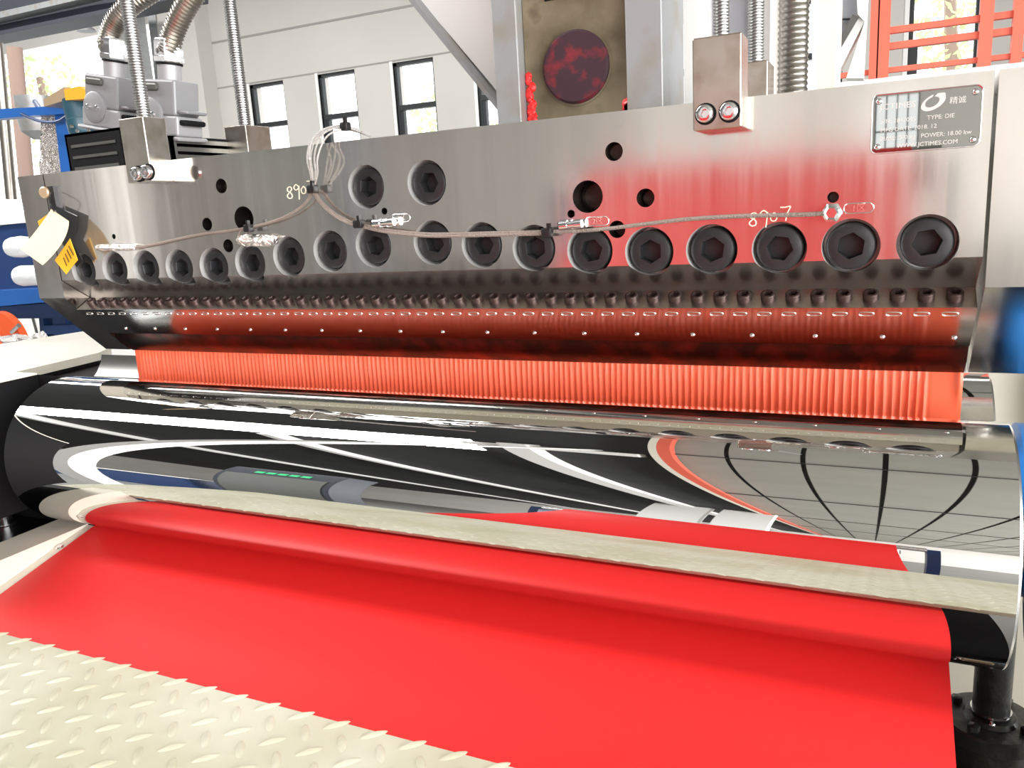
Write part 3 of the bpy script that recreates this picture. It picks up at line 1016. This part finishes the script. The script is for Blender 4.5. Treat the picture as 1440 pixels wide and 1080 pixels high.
def px_path(pts, y=YF):
    return [at(u, v, y if len(r) == 0 else r[0]) for u, v, *r in pts]


def cable(label, strands, col, base, ties=(), fits=()):
    t = thing('thermocouple_cable', label, 'cable', base, 'braided thermocouple cables on the die face')
    for pts, r in strands:
        part('braid', MB().tube(px_path(pts), r, 8, sub=5), col, t)
    for (u, v, y, sx) in ties:
        c = Vector(at(u, v, y))
        tie = part('cable_tie', MB().bbox(c.x - sx, c.x + sx, c.y - 0.007, c.y + 0.006, c.z - 0.006, c.z + 0.006, 0.002), 'tie', t)
        part('tie_tail', MB().box(c.x + sx * 0.3, c.x + sx * 0.9, c.y - 0.008, c.y - 0.002, c.z + 0.004, c.z + 0.012), 'tie', tie)
    for f in fits:
        f(t)
    return t


def nut_fit(u, v, ln=0.03, r=0.0085):
    def go(t):
        c = Vector(at(u, v, 0.991))
        part('compression_fitting', MB().lathe([(r, 0), (r, ln * 0.35), (r * 0.7, ln * 0.36), (r * 0.7, ln * 0.7), (r * 0.9, ln * 0.71), (r * 0.9, ln)], c - Vector((ln / 2, 0, 0)), (1, 0, 0.05), 10), 'zinc', t)
        part('fitting_socket', MB().lathe([(r * 0.9, 0), (r * 0.9, 0.009), (r * 0.6, 0.01)], (c.x + ln * 0.3, 1.0, c.z), (0, -1, 0), 16), 'zinc', t)
    return go


def foil_fit(u0, u1, v, r):
    def go(t):
        a = Vector(at(u0, v, 0.990))
        b = Vector(at(u1, v, 0.990))
        rl = random.Random(u0)
        prof = [(r * 0.6, 0)] + [(r * rl.uniform(0.8, 1.05), k / 9 * (b - a).length) for k in range(1, 9)] + [(r * 0.6, (b - a).length)]
        part('foil_wrap', MB().lathe(prof, a, b - a, 9), 'foil', t, label='crumpled bright foil wrapping')
    return go


def round_fit(u, v):
    def go(t):
        c = Vector(at(u, v, 1.0))
        part('compression_fitting', MB().lathe([(0.0115, 0), (0.0115, 0.004), (0.0085, 0.006), (0.0085, 0.012), (0.006, 0.014)], c, (0, -1, 0), 6), 'zinc', t)
    return go


MAIN = [(441, 268), (452, 284), (470, 300), (490, 311), (510, 316), (535, 322), (565, 326), (600, 329), (640, 329), (680, 328), (720, 327), (770, 326)]
cable('brown braided cable sagging along the bolt row from the tie to the right numbers',
      [([(u, v) for u, v in MAIN], 0.0024), ([(u, v + 3, 0.987) for u, v in MAIN], 0.0022),
       ([(770, 326), (810, 325), (850, 322), (900, 316), (960, 309), (1020, 305), (1080, 303), (1130, 302), (1168, 300)], 0.0024)],
      'cable_brown', (-0.55, 1.0, -0.03), [(505, 315, 0.985, 0.007), (770, 327, 0.985, 0.007)],
      [nut_fit(540, 314, 0.035, 0.0065), nut_fit(803, 317, 0.030, 0.0068), round_fit(1170, 299)])
LEFT = [(440, 268), (432, 283), (418, 295), (400, 305), (378, 313), (350, 320), (318, 325), (285, 329), (250, 336), (215, 344), (180, 350), (148, 352)]
cable('brown braided cable running left from the tie to the two foil wrapped probes',
      [([(u, v) for u, v in LEFT], 0.0021), ([(343, 321), (337, 328), (336, 336), (342, 341)], 0.0022)],
      'cable_brown', (-1.05, 1.0, -0.02), [(350, 321, 0.985, 0.006)], [foil_fit(335, 388, 338, 0.0105), foil_fit(136, 192, 348, 0.0065)])
LOOP = []
for k, (dx, dy) in enumerate(((0, 0), (5, -2), (-5, 2), (9, 3), (-2, -4))):
    LOOP.append(([(440, 268, 0.988), (440 + dx * 0.7, 245, 0.985 - 0.003 * k), (437 + dx, 222 + dy, 0.98 - 0.004 * k), (442 + dx * 1.2, 200 + dy, 0.98), (455 + dx, 186 + dy * 0.8, 0.985), (478 + dx, 179 + dy * 0.5, 1.0),
                  (500 + dx * 0.5, 183 + dy * 0.5, 1.03), (522, 192 + dy * 0.3, 1.08), (545, 205, 1.12)], 0.0013))
cable('loop of thin white braided wires arching over the top edge of the die', LOOP, 'cable_white', (-0.75, 0.99, 0.06),
      [(440, 266, 0.984, 0.007), (486, 178, 1.0, 0.006)])

# ------------------------------------------------------------------ power connectors on top of the die


def ribbed(pts, r, pitch, sub=14):
    P = [Vector(p) for p in pts]
    L = sum((P[i + 1] - P[i]).length for i in range(len(P) - 1))
    n = int(L / pitch)
    sb = max(4, int(4 * n / (len(P) - 1)))
    tot = sb * (len(P) - 1)

    def rad(q):
        k = int(round(q * tot)) % 4
        return r * (1.0, 1.0, 0.90, 0.90)[k]
    return MB().tube(pts, rad, 16, sub=sb)


def connector(ox, oz, y, lean, path, label):
    t = thing('power_connector', label, 'connector', (ox, y, 0.1106), 'heavy duty connectors on the die')
    r = Matrix.Rotation(math.radians(lean), 3, 'Y')

    def T(p):
        v = r @ Vector((p[0], 0, p[1]))
        return (ox + v.x, y + p[2], oz + v.z)

    def bx(x0, x1, z0, z1, y0, y1):
        m = MB().bbox(x0, x1, y0, y1, z0, z1, 0.004)
        m.v = [T((a, c, b)) for a, b, c in m.v]
        return m
    part('socket_base', bx(-0.050, 0.052, 0.0, 0.036, -0.028, 0.035), 'grey_light', t, smooth=False)
    part('base_flange', bx(-0.058, 0.060, -0.008, 0.0, -0.034, 0.04), 'grey_light', t, smooth=False)
    part('hood', bx(-0.044, 0.046, 0.036, 0.098, -0.026, 0.034), 'grey_plastic', t, smooth=False)
    part('side_wing', bx(0.046, 0.070, 0.040, 0.047, -0.022, 0.03), 'grey_plastic', t, smooth=False)
    part('side_wing', bx(0.046, 0.066, 0.020, 0.030, -0.022, 0.03), 'matt_black', t, smooth=False)
    c = T((-0.012, 0.036, -0.026))
    lv = part('locking_lever', MB().lathe([(0.030, 0), (0.030, 0.005), (0.026, 0.007)], c, (0, -1, 0), 28), 'grey_plastic', t)
    for dx in (-0.012, 0.012):
        c = T((-0.012 + dx, 0.036, -0.033))
        part('lever_pin', MB().lathe([(0.005, 0), (0.005, 0.003), (0.003, 0.004)], c, (0, -1, 0), 12), 'zinc', lv)
    c = T((-0.020, 0.084, -0.027))
    part('hood_slot', bx(-0.036, 0.010, 0.078, 0.092, -0.031, -0.026), 'dark_plate', t, smooth=False)
    a = Vector(T((0.006, 0.098, 0.004)))
    b = Vector(T((0.006, 0.20, 0.004)))
    ax = (b - a).normalized()
    part('cable_gland', MB().lathe([(0.021, 0), (0.021, 0.030)], a, ax, 24), 'grey_light', t)
    part('gland_seal', MB().lathe([(0.0235, 0), (0.0235, 0.004)], a + ax * 0.027, ax, 24), 'matt_black', t)
    part('gland_nut', MB().lathe([(0.026, 0), (0.027, 0.003), (0.027, 0.010), (0.0255, 0.011), (0.0255, 0.036), (0.023, 0.040)], a + ax * 0.031, ax, 6), 'zinc', t)
    s = a + ax * 0.068
    part('flexible_conduit', ribbed([s] + [at(u, v, yy) for u, v, yy in path], 0.0205, 0.0062), 'conduit', t)
    return t


connector(-1.232, 0.172, 1.16, 8, [(236, 72, 1.16), (246, 40, 1.165), (262, 8, 1.17), (284, -22, 1.18), (320, -60, 1.2)],
          'grey heavy duty plug with lever, right of the front threaded rod')
connector(-1.425, 0.207, 1.20, 12, [(152, 62, 1.2), (160, 35, 1.205), (180, 10, 1.21), (212, -12, 1.22), (260, -40, 1.24)],
          'grey heavy duty plug with lever, left of the front threaded rod')


def vent_box(x0, x1, y0, y1, z0, z1, label):
    t = thing('terminal_box', label, 'box', ((x0 + x1) / 2, (y0 + y1) / 2, z0), 'black vented boxes on the die')
    part('box_front', MB().box(x0, x1, y0, y0 + 0.006, z0, z1), 'matt_black', t, smooth=False)
    part('box_back', MB().box(x0, x1, y1 - 0.006, y1, z0, z1), 'matt_black', t, smooth=False)
    part('box_top', MB().box(x0, x1, y0, y1, z1 - 0.005, z1), 'matt_black', t, smooth=False)
    part('box_side', MB().box(x0, x0 + 0.005, y0, y1, z0, z1), 'matt_black', t, smooth=False)
    # slotted cover on the right-hand face, built as bars between slots
    h = (z1 - z0) / 8
    m = MB().box(x1 - 0.005, x1, y0, y0 + 0.012, z0, z1).box(x1 - 0.005, x1, y1 - 0.012, y1, z0, z1)
    for k in range(4):
        m.box(x1 - 0.005, x1, y0 + 0.012, y1 - 0.012, z0 + h * (2 * k + 0.2), z0 + h * (2 * k + 1.35))
    part('slotted_cover', m, 'dark_plate', t, smooth=False)
    m = MB()
    for k in range(3):
        m.box(x0 + 0.015, x1 - 0.02, y0 - 0.001, y0, z0 + h * (2 * k + 1.5), z0 + h * (2 * k + 2.0))
    part('front_slots', m, 'dark_plate', t, smooth=False)


vent_box(-1.268, -1.185, 1.12, 1.30, 0.1106, 0.1665, 'black vented terminal box under the right grey plug')
vent_box(-1.490, -1.330, 1.14, 1.24, 0.1106, 0.196, 'black vented terminal box under the left grey plug')

# ------------------------------------------------------------------ tags hanging on the left end of the die


def quad_card(name, px, y, m, label, dy=0.0, bend=0.0, extra=None, group='tags hanging on the die'):
    pts = [Vector(at(u, v, yy)) for u, v, yy in px]
    c = sum(pts, Vector()) / len(pts)
    t = thing(name, label, 'tag', tuple(c), group)
    part('card', MB().slab(pts, (0.0, 0.0012, 0.0006)), m, t, smooth=False)
    return t


quad_card('hang_tag', [(78, 290, .990), (108, 304, .988), (107, 322, .988), (101, 338, .988), (116, 366, .988), (108, 376, .988), (86, 340, .990)], 0, 'tag_black', 'black card tag with angular outline behind the cream tag')
ty = quad_card('hang_tag', [(98, 336, .980), (109, 366, .980), (93, 386, .980), (77, 366, .980)], 0, 'tag_yellow', 'bright yellow tag with dark print, lowest of the bunch')
for k in range(4):
    a = Vector(at(97 + k * 0.6 - 3 * k, 345 + 5.5 * k, 0.9785))
    b = Vector(at(104 - 3.2 * k, 358 + 5.0 * k, 0.9785))
    part('printed_line', MB().slab([a, b, b + Vector((-0.002, 0, -0.002)), a + Vector((-0.002, 0, -0.002))], (0, -0.0004, 0)), 'print', ty, smooth=False)
quad_card('hang_tag', [(53, 311, .985), (66, 302, .985), (64, 318, .985), (57, 326, .985)], 0, 'tag_yellow', 'yellow tag corner peeping out left of the cream tag')
cc = thing('hang_tag', 'large cream paper tag curling forward over left corner of the die', 'tag', at(70, 335, .935), 'tags hanging on the die')
A = [at(72, 294, .978), at(50, 328, .955), at(28, 350, .93)]
B = [at(97, 311, .978), at(97, 340, .955), at(60, 373, .93)]
rows = []
for k in range(13):
    t = k / 12
    q = [Vector(P[0]) * (1 - t) ** 2 + Vector(P[1]) * 2 * t * (1 - t) + Vector(P[2]) * t * t for P in (A, B)]
    rows.append([tuple(q[0] * (1 - s) + q[1] * s) for s in (0, 0.25, 0.5, 0.75, 1)])
me = MB().grid(rows)
part('card', me, 'tag_cream', cc)
part('string', MB().tube([at(72, 270, .99), at(70, 285, .97), at(76, 298, .977)], 0.0008, 6), 'tie', cc)

# ------------------------------------------------------------------ left background machinery
sk = thing('drive_stand', 'blue steel post with an arm, carrying the small motor left of the die', 'stand', at(92, 250, 2.4))


def pbox(u0, v0, u1, v1, y, dy):
    """box whose front face fills the given pixels at depth y"""
    a = at(u0, v0, y)
    b = at(u1, v1, y)
    return MB().box(min(a[0], b[0]), max(a[0], b[0]), y, y + dy, min(a[2], b[2]), max(a[2], b[2]))


ca_ = at(76, 150, 2.4)
cb_ = at(104, 250, 2.4)
part('post', MB().slab([at(75, 148, 2.4), at(92, 146, 2.4), at(106, 260, 2.4), at(88, 262, 2.4)], (0, 0.08, 0)), 'blue', sk, smooth=False)
part('post_plate', MB().slab([at(92, 146, 2.42), at(112, 165, 2.42), at(122, 260, 2.42), at(106, 260, 2.42)], (0, 0.05, 0)), 'cream', sk, smooth=False)
part('arm', MB().slab([at(-15, 154, 2.38), at(60, 150, 2.38), at(92, 148, 2.38), at(92, 160, 2.38), at(40, 163, 2.38), at(-15, 168, 2.38)], (0, 0.06, 0)), 'blue', sk, smooth=False)
part('cable_loop', MB().tube([at(30, 160, 2.36), at(55, 170, 2.36), at(80, 171, 2.36), at(98, 160, 2.36)], 0.006, 8), 'navy', sk)
mo = thing('small_motor', 'dark teal motor with orange yellow cap on the blue stand', 'motor', at(110, 190, 2.345))
a, b = Vector(at(117, 190, 2.345)), Vector(at(104, 140, 2.345))
part('motor_body', MB().lathe([(0.044, 0), (0.050, 0.012), (0.050, 0.06), (0.047, 0.062), (0.047, (b - a).length)], a, b - a, 20), 'teal', mo)
part('motor_cap', MB().slab([at(90, 126, 2.29), at(112, 121, 2.29), at(118, 126, 2.29), at(119, 139, 2.29), at(92, 141, 2.29)], (0, 0.12, 0)), 'yellow', mo, smooth=False)
part('gear_case', MB().slab([at(61, 140, 2.30), at(90, 122, 2.30), at(92, 141, 2.30), at(62, 150, 2.30)], (0, 0.1, 0)), 'brass', mo, smooth=False)
for k in range(4):
    part('body_bolt', MB().lathe([(0.007, 0), (0.007, 0.008)], at(102 + 8 * k, 178 + (k % 2) * 6, 2.29), (0, -1, 0), 8), 'zinc', mo)
hp = thing('hopper', 'dull grey cone bottomed drum hanging behind the blue arm', 'hopper', at(55, 190, 3.0))
a, b = Vector(at(57, 196, 3.0)), Vector(at(50, 150, 3.0))
part('drum', MB().lathe([(0.035, 0), (0.085, 0.04), (0.095, 0.10), (0.095, (b - a).length + 0.05)], a, b - a, 28), 'grey_bar', hp)
part('hanger_strap', MB().cyl(b + Vector((0, 0, 0.03)), at(58, 157, 2.445), 0.012, 8), 'navy', hp)
for i, (u, v, u2, v2, lab) in enumerate(((57, 163, 66, 248, 'first hanging strip of silver film under the grey drum'), (70, 160, 84, 245, 'second hanging strip of silver film, beside the blue post'))):
    ff = thing('silver_film', lab, 'film', at(u, v2, 2.455), 'strips of silver film')
    rows = []
    rf2 = random.Random(i)
    for k in range(10):
        t = k / 9
        p = Vector(at(u + (u2 - u) * t * 0.5, v + (v2 - v) * t, 2.455))
        rows.append([tuple(p + Vector((0.011 * j + rf2.uniform(-.006, .006), 0.02 * math.sin(j * 1.9 + k * 0.6), 0))) for j in range(8)])
    part('film', MB().grid(rows), 'foil', ff)
pl = thing('duct_pipe', 'tall dull brown pipe standing left of the die by the open door', 'pipe', at(30, 250, 3.6))
part('pipe_wall', MB().cyl(at(38, 262, 3.6), at(20, 66, 3.6), 0.045, 24), 'bark', pl)
part('pipe_wall', MB().cyl(at(16, 280, 3.7), at(-4, 60, 3.7), 0.035, 24), 'conduit', pl, label='grey pipe beside it')
for i, (u0, v0, u1, v1, y, lab) in enumerate(((14, 348, 70, 342, 1.9, 'roll of white plastic wrap peeping out left of the end plate, upper one'),
                                               (26, 388, 78, 380, 1.85, 'roll of white plastic wrap peeping out left of the end plate, lower one'))):
    t = thing('wrapped_roll', lab, 'roll', at(u0, v0, y), 'white wrapped rolls')
    rl = random.Random(40 + i)
    a, b = Vector(at(u0, v0, y)), Vector(at(u1, v1, y))
    b = a + (b - a).normalized() * 0.2 if (b - a).length > 0.2 else b
    part('wrapping', MB().lathe([(0.014, 0), (0.032, 0.004), (0.036, 0.02)] + [(rl.uniform(0.034, 0.039), 0.03 + 0.03 * k) for k in range(5)] + [(0.03, 0.2)], a, (1, 0.1, 0.0), 22), 'wrap', t)
lb = thing('extruder_base', 'blue steel machine base left of the die, under the white wrapped rolls', 'machine', at(30, 420, 2.1))
part('upper_body', MB().slab([at(-60, 325, 2.3), at(48, 312, 2.3), at(85, 430, 2.3), at(-60, 440, 2.3)], (0, 0.3, 0)), 'navy', lb, smooth=False)
part('top_ledge', MB().slab([at(-60, 300, 2.29), at(46, 300, 2.29), at(48, 312, 2.29), at(-60, 322, 2.29)], (0, 0.2, 0)), 'white_paint', lb, smooth=False)
part('cross_beam', MB().slab([at(-60, 412, 2.2), at(66, 406, 2.2), at(86, 423, 2.2), at(-60, 436, 2.2)], (0, 0.12, 0)), 'blue', lb, smooth=False)
part('lower_rail', MB().slab([at(-60, 436, 2.24), at(110, 423, 2.24), at(125, 447, 2.24), at(-60, 449, 2.24)], (0, 0.1, 0)), 'navy', lb, smooth=False)
for u0, u1 in ((54, 60), (73, 91)):
    part('leg', MB().slab([at(u0, 440, 2.26), at(u1, 440, 2.26), at(u1 + 5, 500, 2.26), at(u0 + 5, 500, 2.26)], (0, 0.08, 0)), 'navy', lb, smooth=False)
part('lower_rail', MB().slab([at(60, 458, 2.25), at(130, 456, 2.25), at(132, 470, 2.25), at(60, 470, 2.25)], (0, 0.06, 0)), 'navy', lb, smooth=False)
pw = thing('white_panel', 'white cabinet side seen through the gaps of the blue base', 'cabinet', at(80, 500, 3.4))
part('cabinet_side', MB().slab([at(-60, 435, 3.4), at(150, 430, 3.4), at(160, 520, 3.4), at(-60, 520, 3.4)], (0, 0.3, 0)), 'white_paint', pw, smooth=False)
part('cabinet_seam', MB().slab([at(42, 440, 3.39), at(44, 440, 3.39), at(55, 480, 3.39), at(53, 480, 3.39)], (0, 0.02, 0)), 'seam', pw, smooth=False)
og = thing('safety_guard', 'rounded orange red guard in front of the blue machine base', 'guard', at(10, 470, 2.0))
a = at(2, 486, 2.0)
pts = [(a[0] + 0.135 * math.cos(k * PI / 24 * 1.0), 2.0, a[2] + 0.135 * math.sin(k * PI / 24)) for k in range(25)]
part('guard_plate', MB().slab(pts, (0, 0.03, 0)), 'orange_red', og, smooth=False)
c = at(23, 463, 1.99)
part('guard_latch', MB().cyl((c[0] - 0.03, c[1], c[2] - 0.012), (c[0] + 0.02, c[1], c[2] + 0.015), 0.009, 10), 'zinc', og)
ft = thing('foil_scrap', 'crumpled silver foil scrap lying on the cream table edge', 'scrap', at(8, 484, 1.95))
fm = MB()
rl = random.Random(9)
rows = []
for k in range(9):
    rows.append([(at(-20 + 6 * k, 484, 1.75)[0] + rl.uniform(-.01, .01), 1.75 + 0.03 * j + rl.uniform(-.01, .01), at(-20 + 6 * k, 486, 1.75)[2] + rl.uniform(0, .035)) for j in range(5)])
part('foil_sheet', fm.grid(rows), 'foil', ft, smooth=False)

# crane girder with a lamp, upper left
cg = thing('crane_girder', 'dark crane girder crossing the upper left corner', 'girder', at(60, 30, 8))
part('web_plate', MB().slab([at(-80, 12, 8), at(-80, 62, 8), at(165, 12, 8), at(250, -6, 8), at(250, -40, 8), at(150, -22, 8)], (0, 0.5, 0)), 'girder', cg, smooth=False)
part('bottom_flange', MB().slab([at(-80, 60, 7.8), at(-80, 66, 7.8), at(165, 15, 7.8), at(250, -3, 7.8), at(250, -8, 7.8), at(165, 9, 7.8)], (0, 0.3, 0)), 'girder', cg, smooth=False)
part('cable_tray', MB().slab([at(-80, 34, 7.7), at(-80, 44, 7.7), at(100, 2, 7.7), at(180, -18, 7.7), at(100, -6, 7.7)], (0, 0.2, 0)), 'grey_bar', cg, smooth=False)
la = thing('high_bay_lamp', 'grey bell shaped lamp hanging in the open doorway', 'lamp', at(122, 42, 15))
a = Vector(at(122, 44, 15))
part('lamp_shade', MB().lathe([(0.22, 0), (0.19, 0.05), (0.12, 0.10), (0.11, 0.2), (0.05, 0.22)], a, (0, 0, 1), 20), 'lamp', la)
part('lamp_stem', MB().cyl(a + Vector((0, 0, 0.2)), a + Vector((0, 0, 2.5)), 0.02, 8), 'lamp', la)
gp = thing('gantry_post', 'grey leaning steel post behind the metal conduits', 'post', at(220, 110, 9))
part('post_web', MB().slab([at(202, -30, 9), at(212, -30, 9), at(232, 130, 9), at(220, 130, 9)], (0, 0.15, 0)), 'grey_bar', gp, smooth=False)
part('post_flange', MB().slab([at(212, -30, 9.02), at(238, -30, 9.02), at(240, 130, 9.02), at(232, 130, 9.02)], (0, 0.15, 0)), 'wall_dim', gp, smooth=False)

# control cabinets behind the viewer
kc = thing('control_cabinet', 'dark grey control cabinet with a green lit display, mirrored small in the chrome roll', 'cabinet', (-5.8, -5.2, FZ))
part('cabinet_body', MB().bbox(-6.7, -5.1, -5.6, -5.0, FZ, 1.7, 0.03), 'girder', kc, smooth=False)
for k in range(5):
    part('display_digit', MB().box(-6.25 + 0.16 * k, -6.14 + 0.16 * k, -5.0, -4.98, 1.05, 1.28), 'led', kc, smooth=False)
part('cabinet_door', MB().box(-6.6, -5.2, -5.0, -4.985, FZ + 0.2, 0.8), 'dark_plate', kc, smooth=False)
nc = thing('supply_cabinet', 'low navy cabinet on the hall floor, mirrored in left part of the chrome roll', 'cabinet', (-8.6, -5.2, FZ))
part('cabinet_body', MB().bbox(-10.2, -7.1, -5.6, -5.0, FZ, -0.9, 0.03), 'navy', nc, smooth=False)
part('worktop', MB().box(-10.3, -7.0, -5.65, -4.95, -0.9, -0.84), 'white_paint', nc, smooth=False)
# ------------------------------------------------------------------ right background: railing, grey glazing, brace
ra = thing('guard_railing', 'coral red guard railing on the platform beyond upper right end of the die', 'railing', (0.2, 5, 0.6))
for (v0, h) in ((0.812, 0.032), (0.733, 0.034), (0.612, 0.026)):
    x0 = -0.285 if v0 < 0.7 else -0.06
    part('rail', MB().box(x0, 2.2, 5, 5.04, v0 - h / 2, v0 + h / 2), 'rail_red', ra, smooth=False)
for x, ww in ((-0.095, 0.022), (-0.05, 0.030), (0.425, 0.03), (0.565, 0.024)):
    part('rail_post', MB().box(x - ww, x + ww, 4.98, 5.05, 0.575, 1.6), 'rail_red', ra, smooth=False)
for x in (-0.2, 1.9):
    part('support_column', MB().box(x, x + 0.12, 5.1, 5.22, FZ, 0.41), 'cream', ra, smooth=False)
part('toe_plate', MB().box(-0.33, 2.2, 4.99, 5.3, 0.40, 0.575), 'white_paint', ra, smooth=False)
gl = thing('inspection_booth', 'grey glazed booth panel with a white diagonal brace behind the rods', 'booth', at(1190, 60, 4.5))
part('glazing', MB().slab([at(1150, -30, 4.5), at(1212, -30, 4.5), at(1205, 25, 4.5), at(1160, 105, 4.5), at(1150, 130, 4.5)], (0, 0.1, 0)), 'grey_glass', gl, smooth=False)
part('glazing_bar', MB().slab([at(1158, 27, 4.48), at(1200, 25, 4.48), at(1200, 26.5, 4.48), at(1158, 28.5, 4.48)], (0, 0.03, 0)), 'frame', gl, smooth=False)
part('diagonal_brace', MB().slab([at(1207, 24, 4.46), at(1216, 30, 4.46), at(1180, 100, 4.46), at(1156, 118, 4.46), at(1158, 106, 4.46)], (0, 0.12, 0)), 'white_paint', gl, smooth=False)
part('brace_edge', MB().slab([at(1199, 20, 4.45), at(1208, 24, 4.45), at(1161, 104, 4.45), at(1157, 100, 4.45)], (0, 0.12, 0)), 'dark_plate', gl, smooth=False)
part('corner_post', MB().slab([at(1140, -30, 4.4), at(1153, -30, 4.4), at(1156, 130, 4.4), at(1143, 130, 4.4)], (0, 0.15, 0)), 'white_paint', gl, smooth=False)
part('corner_post', MB().slab([at(1204, -30, 4.44), at(1222, -30, 4.44), at(1214, 110, 4.44), at(1190, 110, 4.44), at(1216, 30, 4.44), at(1206, 20, 4.44)], (0, 0.12, 0)), 'white_paint', gl, smooth=False)
